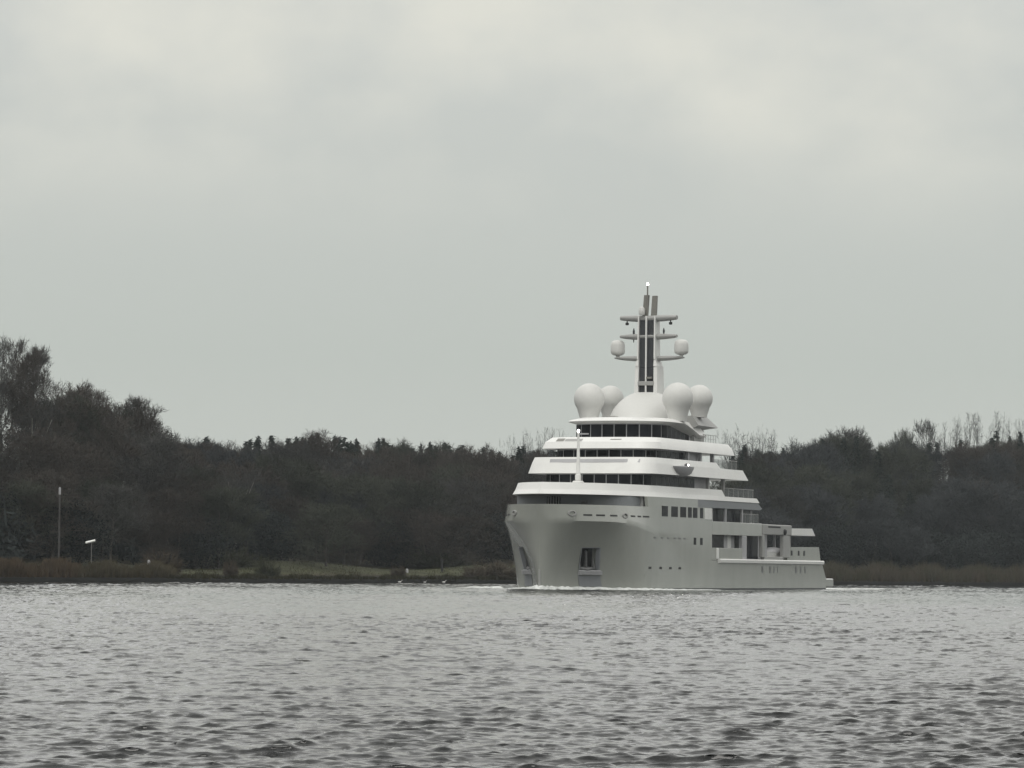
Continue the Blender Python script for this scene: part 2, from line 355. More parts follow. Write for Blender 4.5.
# foredeck coaming (lowest), then three more upward
def hullplan(z, ins, end, endW=7.8):
    pts = [(d0(9.2) + ins*1.1, 0.0)]
    for t in (.15, .5, 1, 1.8, 3, 4.5, 6, 7.5, 9, 10.5, 12, 14, 17, 20, 24, 28):
        pts.append((d0(9.2) + ins + t, max(hb(d0(9.2) + t, 9.2) - ins*.45, .05)))
    for k in (.25, .5, .75, 1): pts.append((28 + (end-28)*k, endW))
    return pts + [(x, -y) for x, y in reversed(pts)][:-1]
def coam(plA, plB, zA, zB, until):
    # raised coaming over part of the length: wall of given profile, ending with a slope
    def ex(mb):
        A = [p for p in plA if p[1] > 0 and p[0] <= until] ; B = [p for p in plB if p[1] > 0 and p[0] <= until]
        n = min(len(A), len(B)); A = A[:n]; B = B[:n]
        WA, WB = A[-1][1], B[-1][1]; A = A + [(until + .9, WA)]; B = B + [(until, WB)]
        for sd in (1, -1):
            a = [(x, sd*y, zA) for x, y in A]; b = [(x, sd*y, zB) for x, y in B]
            a2 = [(x + .2, sd*(max(y-.28, 0)), zA) for x, y in A[:-1]] + [(A[-1][0], sd*(WA-.28), zA)]
            b2 = [(x + .2, sd*(max(y-.28, 0)), zB) for x, y in B[:-1]] + [(B[-1][0], sd*(WB-.28), zB)]
            mb.loft([[a[i], b[i], b2[i], a2[i]] for i in range(len(a))])
        # join across the nose
        mb.add([(A[0][0], A[0][1], zA), (A[0][0], -A[0][1], zA), (B[0][0], -B[0][1], zB), (B[0][0], B[0][1], zB)], [(0, 1, 2, 3)])
    return ex
b5a, b5b, b5c = hullplan(0, .65, 51.5), hullplan(0, 1.05, 50.8, 7.7), hullplan(0, 1.4, 39, 7.6)
band('foredeck_coaming', [(10.33, b5a), (10.86, b5b)], drop=.4, extra=coam(b5b, b5c, 10.86, 11.6, 38.2))
b4a, b4b, b4c = plan(14.0, 18.6, 7.7, 47.6, 5.5), plan(14.5, 19.2, 7.45, 46.2, 5.5), plan(14.8, 19.6, 7.25, 37.6, 5.5)
band('upper_deck_coaming', [(12.9, b4a), (14.08, b4b)], drop=.5, extra=coam(b4b, b4c, 14.08, 14.72, 37.2))
b3a, b3b = plan(16.4, 21.0, 7.1, 44.2, 4.6), plan(17.8, 22.4, 6.5, 43.6, 4.2)
b3m = plan(16.8, 21.5, 6.9, 43.9, 4.6)
band('bridge_deck_coaming', [(15.75, b3a), (16.5, b3m), (17.05, b3b)], drop=.4)

# deckhouses with individual windows
def house(name, z0, z1, dn, dc, W, end, n=3.0, m='wallgrey'):
    mb = MB(); pl = plan(dn, dc, W, end, n, 19); mb.loft([[(x, y, z0) for x, y in pl], [(x, y, z1) for x, y in pl]])
    return mb.build(name, M[m], yacht, 30), pl
def windows(pl, z0, z1, pitch, gap, name='window', until=99, nmax=99, lean=0, m='glass', start=0.0):
    half = [p for p in pl if p[1] >= -1e-6]; half = half[:len(half)]
    # path from starboard side round the nose to port
    path = [p for p in half[::-1] if p[0] <= until] + [(x, -y) for x, y in half[1:] if x <= until]
    P = [Vector((x, y, 0)) for x, y in path]; cum = [0]
    for i in range(1, len(P)): cum.append(cum[-1] + (P[i]-P[i-1]).length)
    def at_(s):
        s = max(0, min(s, cum[-1] - 1e-4)); i = max(j for j in range(len(P)-1) if cum[j] <= s); f = (s-cum[i])/max(cum[i+1]-cum[i], 1e-6); return P[i].lerp(P[i+1], f)
    s = start; k = 0
    while s + pitch - gap < cum[-1] and k < nmax:
        segs = 3; pts = [at_(s + (pitch-gap)*j/segs) for j in range(segs+1)]
        nrm = []
        for j in range(segs+1):
            a = pts[max(j-1, 0)]; b = pts[min(j+1, segs)]; t = (b-a).normalized(); nn = Vector((-t.y, t.x, 0)); 
            c = Vector((dcen, 0, 0))
            if nn.dot(pts[j]-c) < 0: nn = -nn
            nrm.append(nn)
        mb = MB(); rg = []
        for j in range(segs+1):
            o = pts[j] + nrm[j]*.03; i_ = pts[j] - nrm[j]*.03
            rg.append([(o.x, o.y, z0), (o.x, o.y, z1), (i_.x, i_.y, z1), (i_.x, i_.y, z0)])
        mb.loft(rg); mb.build(name, M[m], yacht); s += pitch; k += 1
dcen = 28
h1, p1 = house('upper_saloon', 11.0, 12.95, 15.6, 19.5, 6.3, 37.5, 3.4)
windows(p1, 11.3, 12.8, 1.42, .12, until=36)
h2, p2 = house('owner_deck_house', 13.9, 15.8, 18.6, 22.6, 6.1, 34.0, 4)
windows(p2, 14.35, 15.62, 1.42, .12, until=33.5)
h3, p3 = house('wheelhouse', 16.5, 19.0, 21.6, 26.4, 5.35, 35.9, 2.8)
windows(p3, 17.05, 18.62, 1.46, .12, until=34.0)

# wheelhouse roof: thin brim, dropping down the after sides
def roof():
    mb = MB()
    for z, g_ in ((0, 0),): pass
    lo = plan(20.1, 26.5, 6.25, 36.9, 2.6, 19); hi = plan(20.4, 26.8, 6.1, 36.7, 2.6, 19); top = plan(21.8, 28, 5.2, 36.4, 2.6, 19); under = plan(21.5, 26.9, 5.5, 36.4, 2.6, 19)
    def drop(x): return -1.25 * sstep(28.5, 35.5, x)
    mb.loft([[(x, y, 18.72 + drop(x)*1.0) for x, y in under], [(x, y, 18.98 + drop(x)) for x, y in lo], [(x, y, 19.16 + drop(x)) for x, y in hi], [(x, y, 19.45 + drop(x)*.2) for x, y in top]])
    return mb.build('wheelhouse_roof', M['white'], yacht, 40)
roof()
# after radome platform with pointed wings
mb = MB()
mb.loft([[(x, y, z) for x, y in ((33.5, -6.2*s), (33.5, 6.2*s), (40.5+e_, 5.6*s), (40.5+e_, -5.6*s))] for z, s, e_ in ((17.0, .95, -2), (18.6, .9, -1.5), (18.95, 1.02, 1.8), (20.05, .9, 0))])
mb.build('radome_platform', M['midgrey'], yacht, 30)
# rails on top of the bridge deck aft
def rail(d0_, d1_, y, z0, z1, name='guard_rail', step=1.4, glass=False):
    mb = MB(); mb.tube([(d0_, y, z1), (d1_, y, z1)], .04, 6)
    x = d0_
    while x <= d1_ + .01: mb.tube([(x, y, z0), (x, y, z1)], .03, 6); x += step
    if not glass: mb.tube([(d0_, y, (z0+z1)/2), (d1_, y, (z0+z1)/2)], .02, 5)
    o = mb.build(name, M['midgrey'], yacht)
    if glass:
        g_ = MB(); g_.box(d0_, d1_, y-.015, y+.015, z0+.08, z1-.08); g_.build('rail_panel', M['railglass'], o)
    return o
for sd in (-1, 1):
    rail(35.5, 40.2, sd*6.2, 17.0, 17.95, step=.9)
    rail(36.5, 44.8, sd*7.2, 14.08, 15.1, step=1.6, glass=True)
    rail(39.4, 50.4, sd*7.4, 10.86, 11.85, step=1.8, glass=True)
    rail(45.2, 51.6, sd*7.6, 7.9, 8.95, step=1.6, glass=True)
# posts carrying the decks
def post(x, y, z0, z1, w=.28, m='midgrey', name='deck_post'):
    b = MB(); b.bev(x-w/2, x+w/2, y-w/2, y+w/2, z0, z1, .04); b.build(name, M[m], yacht)
for sd in (-1, 1):
    for x in (29.2, 33.6, 37.9): post(x, sd*6.5, 14.1, 15.78, .42, 'wallgrey')
    for x in (35.2, 40.6): post(x, sd*6.9, 10.9, 12.92, .38)
    for x in (39.6, 45.6): post(x, sd*7.55, 7.9, 9.75, .3, 'wallgrey')
    for x in (13.9,): post(x, sd*6.6, 8.1, 10.33, .5, 'white')
# soffit of the overhanging deck, its shade put into the dark blue-grey colour
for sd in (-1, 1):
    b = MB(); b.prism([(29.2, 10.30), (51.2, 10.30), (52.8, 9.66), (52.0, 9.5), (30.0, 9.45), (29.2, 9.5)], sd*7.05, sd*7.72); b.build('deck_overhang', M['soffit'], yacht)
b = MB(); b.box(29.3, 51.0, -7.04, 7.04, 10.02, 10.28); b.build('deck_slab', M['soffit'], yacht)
# main deck house behind the side openings
b = MB(); b.box(34.05, 51.2, -7.0, 7.0, 7.75, 10.01); b.box(34.05, 57.2, -6.9, 6.9, 3.45, 7.3); b.build('main_deck_house', M['wallgrey'], yacht)
b = MB(); b.box(34.02, 52.2, -7.5, 7.5, 7.32, 7.6); b.box(52.21, 63.4, -6.2, 6.2, 7.32, 7.6); b.build('side_deck', M['midgrey'], yacht)
# mooring space: inner wall with a louvre, two consoles
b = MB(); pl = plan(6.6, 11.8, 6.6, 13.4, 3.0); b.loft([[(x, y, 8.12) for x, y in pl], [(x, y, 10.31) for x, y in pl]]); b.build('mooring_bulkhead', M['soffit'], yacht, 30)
lv = MB(); lv.bev(6.46, 6.62, .1, 1.75, 8.6, 10.2, .03); lo = lv.build('louvre', M['black'], yacht)
sl = MB()
for k in range(5): sl.box(6.40, 6.46, .25 + k*.31, .33 + k*.31, 8.65, 10.15)
sl.build('louvre_slat', M['midgrey'], lo)
b = MB(); b.bev(5.0, 6.0, -3.6, -2.4, 8.12, 9.1, .1); b.lathe((5.5, -3.0, 9.1), [(.35, 0), (.4, .2), (.28, .3), (.42, .5), (.1, .55)], 16); b.build('windlass', M['steel'], yacht)

def side_pt(d, z, off=0.0): return (d, -(hb(d, z) + off), z)
def side_panel(d0_, d1_, z0, z1, off=.03, m='glass', name='window', slant=0.0, sides=(-1, 1), parent=None, n=4):
    for sd in sides:
        mb = MB(); rg = []
        for k in range(n+1):
            d = d0_ + (d1_-d0_)*k/n; a = hb(d, z0); c = hb(d, z1)
            rg.append([(d, sd*(a+off), z0), (d + slant, sd*(c+off), z1), (d + slant, sd*(c-.05), z1), (d, sd*(a-.05), z0)])
        mb.loft(rg); mb.build(name, M[m], parent or yacht)
for a, c in ((17.0, 18.9), (20.1, 22.2), (23.1, 25.0), (25.7, 26.9), (27.4, 28.8), (29.8, 30.8)): side_panel(a, c, 8.2, 9.36)
side_panel(31.3, 33.8, 8.1, 9.38, .05, 'white', 'side_door')
# lower saloon windows behind the side deck
for a, c in ((36.9, 40.6), (41.5, 46.6), (47.2, 50.4)):
    for sd in (-1, 1):
        b = MB(); b.box(a, c, min(sd*7.0, sd*7.04), max(sd*7.0, sd*7.04), 7.95, 9.42); b.build('window', M['glass'], yacht)
# recess of the main deck: dark windows, light door, pillar
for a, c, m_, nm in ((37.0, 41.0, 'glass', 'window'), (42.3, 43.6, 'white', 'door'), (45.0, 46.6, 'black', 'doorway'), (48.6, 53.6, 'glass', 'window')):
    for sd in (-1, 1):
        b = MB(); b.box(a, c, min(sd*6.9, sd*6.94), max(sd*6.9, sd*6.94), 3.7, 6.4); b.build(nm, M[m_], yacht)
for sd in (-1, 1):
    lo_, hi_ = sorted((sd*7.55, sd*7.9))
    b = MB(); b.bev(34.02, 45.0, lo_, hi_, 3.44, 4.88, .05); b.build('side_bulwark', M['grey'], yacht)
    b = MB(); b.bev(34.02, 52.3, lo_, hi_, 6.38, 7.9, .05); b.build('balcony_bulwark', M['grey'], yacht)
    b = MB(); b.bev(45.01, 46.6, lo_, hi_, 3.44, 6.37, .05); b.build('side_pillar', M['wallgrey'], yacht)
    b = MB(); b.bev(35.6, 36.4, lo_-.06 if sd < 0 else lo_, hi_+.06 if sd > 0 else hi_, 3.6, 4.86, .05); b.build('side_door', M['white'], yacht)
    # launching gantry
    b = MB(); lo2, hi2 = sorted((sd*7.5, sd*8.0))
    b.bev(52.31, 53.1, lo2, hi2, 3.9, 6.6, .05); b.bev(60.3, 62.9, lo2, hi2, 3.9, 6.6, .08); b.bev(52.31, 63.5, lo2, hi2, 6.61, 7.85, .08); b.bev(53.0, 60.3, lo2, hi2, 3.5, 4.0, .05)
    g_ = b.build('launching_gantry', M['midgrey'], yacht)
    b = MB(); o_ = sd*8.0; b.box(54.3, 59.0, min(o_, o_+sd*.02), max(o_, o_+sd*.02), 7.45, 7.65); b.build('vent_slot', M['black'], g_)
    b = MB(); b.lathe((60.5, sd*8.05, 6.95), [(.1, -.3), (.28, -.1), (.28, .25), (.1, .4)], 12); b.build('deck_light', M['black'], g_)
    # after bulwark and canopy
    b = MB(); b.prism([(62.95, 3.45), (76.5, 3.45), (75.7, 5.32), (62.95, 5.22)], *sorted((sd*7.2, sd*7.62))); b.build('stern_bulwark', M['grey'], yacht)
    b = MB(); b.prism([(63.55, 6.68), (73.6, 6.68), (72.3, 7.58), (63.55, 7.5)], *sorted((sd*5.2, sd*7.8))); b.build('after_canopy', M['white'], yacht)
    for x in (64.4, 67.2, 69.4):
        b = MB(); b.bev(x, x+.5, *sorted((sd*7.6, sd*7.68)), 4.2, 4.8, .03); b.build('fairlead', M['black'], yacht)
    # rubbing strake
    b = MB(); rg = []
    for k in range(13):
        d = 36.2 + (76.4-36.2)*k/12; y = hb(d, 3.4)
        rg.append([(d, sd*(y-.1), 3.1), (d, sd*(y+.30), 3.18), (d, sd*(y+.34), 3.5), (d, sd*(y+.2), 3.62), (d, sd*(y-.1), 3.62)])
    b.loft(rg); b.build('rubbing_strake', M['white'], yacht)
b = MB(); b.bev(63.56, 70.5, -5.18, 5.18, 6.9, 7.4, .1); b.build('canopy_deck', M['midgrey'], yacht)
for x in (64.0, 70.0):
    for sd in (-1, 1): post(x, sd*5.6, 3.44, 6.67, .3, 'wallgrey')
# slots, portholes and vents of the hull
for x, ww in ((52.2, .55), (55.2, .55), (56.8, .35), (58.2, .2), (65.2, .6), (67.2, .5), (69.0, .45)): side_panel(x, x+ww, 2.05, 2.82, .02, 'steel', 'vent')
for x in (13.6, 16.7, 19.8, 22.8): side_panel(x, x+.75, 2.35, 2.6, .02, 'black', 'porthole', n=2)
for x in (14.6, 16.8, 18.8, 21.0, 22.6, 24.3): side_panel(x, x+.7, 5.72, 5.88, .02, 'steel', 'porthole', n=2)
for x in (27.7, 29.9): side_panel(x, x+.8, 5.15, 5.95, .02, 'glass', 'porthole', n=2)
def on_hull(px_pairs, z0, z1, m, nm, off=.025):
    for a, c in px_pairs: side_panel(a, c, z0, z1, off, m, nm)
on_hull([(2.1, 3.0), (3.5, 4.6), (5.4, 6.5), (9.1, 10.1), (10.7, 11.5), (12.0, 13.5)], 8.0, 8.17, 'black', 'mooring_slot')
for a, c in ((12, 45), (45, 78)): side_panel(a, c, -.1, .22, .02, 'mast_dark', 'boot_stripe', n=16)
# oval fairleads
def oval(d, z, sd):
    y = hb(d, z); e_ = .05; n_ = Vector(((hb(d-e_, z)-y)/e_, 1, 0)).normalized(); t = Vector((n_.y, -n_.x, 0)); c = Vector((d, y, z))
    mb = MB(); rg = []
    for r_, h_ in ((.52, -.05), (.52, .10), (.34, .12), (.30, -.02)):
        rg.append([(lambda q: (q.x, sd*q.y, q.z))(c + n_*h_ + t*math.cos(a)*r_ + Vector((0, 0, 1))*math.sin(a)*r_*.62) for a in [2*math.pi*k/16 for k in range(16)]])
    mb.loft(rg, cap=False); o = mb.build('fairlead', M['midgrey'], yacht, 40)
    i = MB(); i.add(rg[-1], [tuple(range(16))]); i.build('fairlead_opening', M['black'], o)
for sd in (-1, 1): oval(1.1, 8.25, sd); oval(7.9, 8.1, sd)
# anchors in their pockets
for sd in (-1, 1):
    dm = (PK[0]+PK[1])/2; z0, z1 = PK[2], PK[3]
    fr = MB(); q = [(float(pkx(a_, z_)), z_) for a_, z_ in ((PK[0]-.08, z0-.06), (PK[1]+.08, z0-.06), (PK[1]+.08, z1+.06), (PK[0]-.08, z1+.06))]; q2 = [(float(pkx(a_, z_)), z_) for a_, z_ in ((PK[0]+.02, z0+.02), (PK[1]-.02, z0+.02), (PK[1]-.02, z1-.02), (PK[0]+.02, z1-.02))]
    ofs = .03
    fr.loft([[(d, sd*(hb(d, z)+ofs), z) for d, z in q], [(d, sd*(hb(d, z)+ofs), z) for d, z in q2], [(d, sd*(hb(d, z)-.4), z) for d, z in q2]], cap=False)
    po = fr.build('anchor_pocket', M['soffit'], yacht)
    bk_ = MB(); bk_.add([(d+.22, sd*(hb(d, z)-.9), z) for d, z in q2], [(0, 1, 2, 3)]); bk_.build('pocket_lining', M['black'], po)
    def hp(d, z, ins):
        d = float(pkx(d, z)); return Vector((d, sd*(hb(d, z)-ins), z))
    an = MB(); an.tube([hp(dm, z1-.3, .45), hp(dm, z0+.7, .25)], [.16, .22], 8)
    an.tube([hp(dm-.75, z0+.6, .22), hp(dm, z0+.45, .1), hp(dm+.75, z0+.6, .22)], [.16, .3, .16], 8)
    for e_ in (-.75, .75): an.tube([hp(dm+e_, z0+.55, .2), hp(dm+e_*.95, z0+1.7, .3)], [.26, .05], 6)
    an.build('anchor', M['steel'], yacht, 40)
    lip = MB(); rg = []
    for k in range(5):
        d = PK[0]-.1 + (PK[1]-PK[0]+.2)*k/4
        rg.append([(float(pkx(d, z)), sd*(hb(float(pkx(d, z)), z)+o_), z) for z, o_ in ((z0-.15, .0), (z0-.1, .34), (z0+.28, .38), (z0+.4, .05))])
    lip.loft(rg); lip.build('anchor_rest', M['wallgrey'], yacht)
    lp = MB(); rg = []
    for k in range(5):
        d = PK[0]-.1 + (PK[1]-PK[0]+.2)*k/4
        rg.append([(float(pkx(d, z)), sd*(hb(float(pkx(d, z)), z)+o_), z) for z, o_ in ((.35, .02), (.35, .05), (z0-.2, .05), (z0-.2, .02))])
    lp.loft(rg); lp.build('chafing_plate', M['soffit'], yacht)
# stem plate with draught mark fitting
st = MB(); st.tube([(0.22, 0, .1), (0.13, 0, 2.2)], [.14, .12], 8); st.build('stem_bar', M['midgrey'], yacht, 40)

# crew boat under its cover inside the gantry is its own thing
tender = empty('tender_boat', (0, 0, 0)); tag(tender, 'pale covered tender boat stowed in the side bay of the yacht', 'boat')
tender.matrix_world = yacht.matrix_world @ Matrix.Translation((61.4, -6.0, 3.5))
t = MB(); rg = []
for k in range(9):
    u = k/8; x = -3.8 + 7.6*u; w_ = 1.15*(1-(max(0, .35-u)/.35)**2.2)*1.0+.04; hgt = 1.0 + .15*(1-u)
    rg.append([(x, -w_, hgt), (x, -w_*.8, .35), (x, 0, .1), (x, w_*.8, .35), (x, w_, hgt)])
t.loft(rg); t.build('boat_hull', M['white'], tender, 40)
t = MB(); rg = []
for k in range(9):
    u = k/8; x = -3.7 + 7.4*u; w_ = 1.15*(1-(max(0, .35-u)/.35)**2.2)+.05; hh = 1.1 + .8*math.sin(math.pi*min(1, u*1.05))**.7*(.4+.6*u)
    rg.append([(x, w_*math.cos(a), 1.02+(hh-1.0)*math.sin(a)) for a in [math.pi*j/8 for j in range(9)]])
t.loft(rg); t.build('boat_cover', M['wallgrey'], tender, 50)

# wing pods beside the upper deck
for sd in (-1, 1):
    p = MB(); c = (24.6, sd*7.5, 12.75)
    p.lathe(c, [(.1, 0), (1.0, .12), (1.9, .45), (2.35, .95), (2.45, 1.15), (2.2, 1.2), (.2, 1.2)], 24, 1.25, .42); po = p.build('wing_pod', M['wallgrey'], yacht, 40)
    l_ = MB(); l_.lathe((24.9, sd*8.0, 14.0), [(.08, -.1), (.3, 0), (.3, .2), (.08, .3)], 12); l_.build('searchlight', M['steel'], po)
    l_ = MB(); l_.lathe((24.65, sd*8.25, 14.1), [(.02, -.1), (.07, -.06), (.09, 0), (.07, .06), (.02, .1)], 12); l_.build('lamp', M['lamp'], po)
# crease trims on the coaming fronts: grey name panel and small slots
b = MB(); 
for y0, y1, z in ((2.6, 4.2, 16.35),): pass
def on_band(pa, za, pb, zb, y0, y1, z0, z1, m, nm, off=.03):
    def xat(pl, y):
        q = [p for p in pl[:19] if p[1] >= 0]; return float(np.interp(abs(y), [p[1] for p in q], [p[0] for p in q]))
    def X_(y, z): f = (z-za)/(zb-za); return xat(pa, y)*(1-f) + xat(pb, y)*f - off
    b = MB(); rg = []
    for k in range(7):
        y = y0 + (y1-y0)*k/6; rg.append([(X_(y, z0), y, z0), (X_(y, z1), y, z1), (X_(y, z1)+.06, y, z1), (X_(y, z0)+.06, y, z0)])
    b.loft(rg); b.build(nm, M[m], yacht)
on_band(b3m, 16.5, b3b, 17.05, 3.9, 4.9, 16.55, 16.9, 'exhaust', 'front_hatch')
on_band(b3m, 16.5, b3b, 17.05, 1.7, 3.8, 16.55, 16.85, 'midgrey', 'front_panel')
on_band(b3m, 16.5, b3b, 17.05, -2.9, -1.6, 16.72, 16.82, 'exhaust', 'front_slot')
on_band(b4b, 14.08, b4c, 14.72, -6.0, 4.6, 14.12, 14.5, 'wallgrey', 'front_recess')

# jackstaff
j = MB(); j.bev(10.9, 12.1, -.5, .5, 11.05, 12.0, .12); j.bev(11.2, 11.8, -.28, .28, 12.0, 12.7, .08); j.tube([(11.5, 0, 12.6), (11.5, 0, 14.2), (11.45, 0, 17.3)], [.26, .20, .12], 10)
jo = j.build('jackstaff', M['white'], yacht, 40)
j = MB(); j.lathe((11.45, 0, 17.5), [(.04, -.2), (.10, -.15), (.14, 0), (.10, .13), (.03, .17)], 14); j.build('lamp', M['lamp'], jo)
j = MB(); j.box(11.4, 11.5, -1.2, -.1, 17.1, 17.25); j.build('yard_arm', M['wallgrey'], jo)

# radomes
def radome(x, y, zc, r, zb):
    mb = MB(); prof = [(r*.58, zb - zc), (r*.60, (zb-zc)*.86)]
    for k in range(16):
        a = R(-38) + (R(90)-R(-38)) * k/15; prof.append((max(r*math.cos(a), .02), r*math.sin(a)*1.02))
    mb.lathe((x, y, zc), prof, 36); mb.build('radome', M['radome'], yacht, 60)
for sd in (-1, 1):
    radome(28.9, sd*5.4, 21.85, 1.77, 19.2); radome(36.1, sd*5.5, 22.15, 1.56, 19.95)
# mast fairing: rounded hood
mb = MB(); rg = []
for k in range(13):
    u = k/12; z = 19.3 + 3.45*u; s_ = (1-u**2.2)**.75; cx = 31.6 + 1.9*u
    rg.append([(cx + 5.6*(.28+.72*s_)*math.cos(a)*.75, (1.35+2.35*s_)*math.sin(a), z) for a in [2*math.pi*q/32 for q in range(32)]])
mb.loft(rg); hood = mb.build('mast_fairing', M['radome'], yacht, 50)
b = MB(); b.bev(26.3, 27.6, 1.2, 2.1, 19.2, 19.75, .1); b.build('horn', M['exhaust'], yacht)

# mast
mast = empty('mast'); mast.parent = yacht; mast.location = (33.9, 0, 0)
def mb_box(nm, parts, m, parent=None, bv=.05):
    b = MB()
    for q in parts: b.bev(*q, bv)
    return b.build(nm, M[m], parent or mast, 30)
col = MB()
def taper(x0, x1, y0, y1, z0, z1, x2, x3, y2, y3):
    col.loft([[(x0,y0,z0),(x1,y0,z0),(x1,y1,z0),(x0,y1,z0)], [(x2,y2,z1),(x3,y2,z1),(x3,y3,z1),(x2,y3,z1)]])
# two side walls and a back, open slots in front, waist at mid height
for sd in (-1, 1):
    for (z0, z1, w0, w1, t0, t1, l0, l1) in ((22.2, 25.8, 1.42, 1.34, .48, .42, 1.5, 1.4), (25.8, 26.6, 1.34, 1.12, .42, .18, 1.4, .9), (26.6, 31.6, 1.12, 1.06, .18, .14, .9, .8)):
        a = sorted((sd*(w0-t0), sd*w0)); c = sorted((sd*(w1-t1), sd*w1)); taper(-.9, l0, a[0], a[1], z0, z1, -.8, l1, c[0], c[1])
col.bev(-.95, -.75, -.09, .09, 22.2, 31.6, .02)
col.build('mast_column', M['white'], mast, 30)
mb_box('mast_core', [(-.55, 1.2, -.92, .92, 22.3, 25.6), (-.55, .75, -.90, .90, 25.61, 31.5)], 'mast_dark')
mb_box('cross_rail', [(-.98, -.6, -.98, .98, 23.55, 24.05)], 'midgrey'); mb_box('mast_light', [(-1.1, -.6, -.75, -.1, 24.3, 24.55)], 'exhaust')
def arm(z, half, th, taper_, droop=.12, x=.2, m='white', dep=.7):
    b = MB(); rg = []
    for k in range(-8, 9):
        u = k/8; y = u*half; t_ = th*(1 - taper_*abs(u)**3); dd = dep*(1-.45*abs(u)); zc = z + droop*abs(u)
        rg.append([(x + dd*math.cos(a), y, zc + t_/2*math.sin(a)*(1 if math.sin(a) > 0 else 1.15)) for a in [2*math.pi*q/12 for q in range(12)]])
    b.loft(rg); return b.build('yard', M['midgrey'], mast, 50)
y1 = arm(31.35, 3.45, .72, .35, .12, .0)
y2 = arm(29.25, 3.45, .66, .5, .06, .0)
# satcom arms
for sd in (-1, 1):
    b = MB(); rg = []
    for k in range(9):
        u = k/8; y = sd*(.95 + (4.15-.95)*u); t_ = .6*(1-.7*u**3); rg.append([(.3 + .6*math.cos(a), y, 26.72 + .1*u + t_/2*math.sin(a)) for a in [2*math.pi*q/12 for q in range(12)]])
    b.loft(rg); b.build('satellite_arm', M['midgrey'], mast, 50)
    b = MB(); b.lathe((.3, sd*3.92, 26.98), [(.22, -.1), (.22, .12), (.55, .2), (.78, .38), (.83, .6), (.82, 1.35), (.74, 1.68), (.5, 1.88), (.05, 1.95)], 24); b.build('satellite_dome', M['radome'], mast, 45)
    b = MB(); b.tube([(0, sd*2.68, 31.3), (0, sd*2.68, 30.95)], .07, 8); b.lathe((0, sd*2.68, 30.62), [(.08, 0), (.2, .04), (.2, .28), (.08, .34)], 12); b.build('hanging_lamp', M['black'], mast)
    b = MB(); b.tube([(0, sd*1.85, 28.6 if sd > 0 else 29.45), (0, sd*1.85, 29.9), (0, sd*1.85, 30.25)], [.05, .14, .05], 8); b.build('whip_antenna', M['mast_dark'], mast)
b = MB(); b.loft([[(-.2,-.95,31.6),(.15,-.95,31.6),(.15,-.3,31.6),(-.2,-.3,31.6)], [(-.1,-1.0,34.0),(.25,-1.0,34.0),(.25,-.42,34.0),(-.1,-.42,34.0)]]); b.build('exhaust_stack', M['exhaust'], mast)
b = MB(); b.loft([[(-.2,.12,31.6),(.15,.12,31.6),(.15,.75,31.6),(-.2,.75,31.6)], [(-.1,0,34.1),(.25,0,34.1),(.25,.58,34.1),(-.1,.58,34.1)]]); b.build('exhaust_stack', M['exhaust'], mast)
b = MB(); b.lathe((-.7, .62, 31.75), [(.3, 0), (.36, .15), (.36, .6), (.25, .88), (.03, .98)], 16); b.build('small_dome', M['radome'], mast, 40)
b = MB(); b.tube([(-.3, .08, 31.6), (-.3, .08, 35.2)], .09, 8); po = b.build('mast_pole', M['exhaust'], mast)
b = MB(); b.lathe((-.3, .08, 35.35), [(.04, -.15), (.10, -.1), (.14, 0), (.10, .1), (.04, .14)], 12); b.build('lamp', M['lamp'], po)

# ---------------------------------------------------------------- foam at the bow and the wake
foam_m = mat('foam', (0.72, 0.74, 0.72), 0.8, 0.2, noise=0.35, nscale=1.4, bump=.6)
def foam_strip(name, pts, label):
    # pts: (x, y, width, height) in yacht space
    mb = MB(); rg = []; n = len(pts)
    fine = []
    for i in range(n-1):
        for k in range(10): f = k/10; fine.append([pts[i][q]*(1-f)+pts[i+1][q]*f for q in range(4)])
    fine.append(list(pts[-1]))
    for i, (x, y, w_, h_) in enumerate(fine):
        e_ = min(1, i/6, (len(fine)-1-i)/8); sm = .5 + .5*math.sin(i*.9 + 1.7*math.sin(i*.37)); h_ = (h_*(.75 + .3*sm*random.uniform(.7, 1))*(1 - .45*i/len(fine)) + .12)*e_ - .12; w_ *= (.7 + .4*sm)*(.3+.7*e_)
        rg.append([(x, y - w_/2, -.25), (x + .1*random.random(), y - w_*.25, h_*.6), (x, y + w_*.05*random.random(), h_), (x, y + w_*.3, h_*.55), (x, y + w_/2, -.25)])
    mb.loft(rg, cap=False, closed=False); o = mb.build(name, foam_m, None, 80); o.matrix_world = yacht.matrix_world.copy(); tag(o, label, 'foam', kind='stuff'); return o
def bow_side(sd, dmax, hs, out=.5):
    pts = [(-.9, sd*.05, .7, hs*.9)]
    for d in (0.2, 1.2, 2.5, 4, 5.6, 7.5, 9.5, 12, 14.5, 17, 20, 24, 30, 40):
        if d > dmax: break
        pts.append((d, sd*(hb(d, 0) + .15 + .04*d), .9 + .06*d, hs*(1 - d/dmax*.85)))
    return pts
foam_strip('bow_wave', bow_side(-1, 40, .48), 'white foam curling along the port side of the yacht bow')
foam_strip('bow_wave', bow_side(1, 14.5, .55), 'white foam curling round the starboard side of the yacht bow')
foam_strip('bow_wave', [(9, 7.6, 1.0, .34), (15, 11, 1.6, .3), (22, 16, 2.0, .26), (30, 24, 2.0, .2)], 'low white crest spreading out to the left of the yacht bow')
foam_strip('wake', [(80.5, -5.5, 2.2, .22), (90, -5, 3.5, .2), (110, -4, 4, .16), (140, -3, 4, .1)], 'pale smooth wake trailing from the port quarter of the stern')

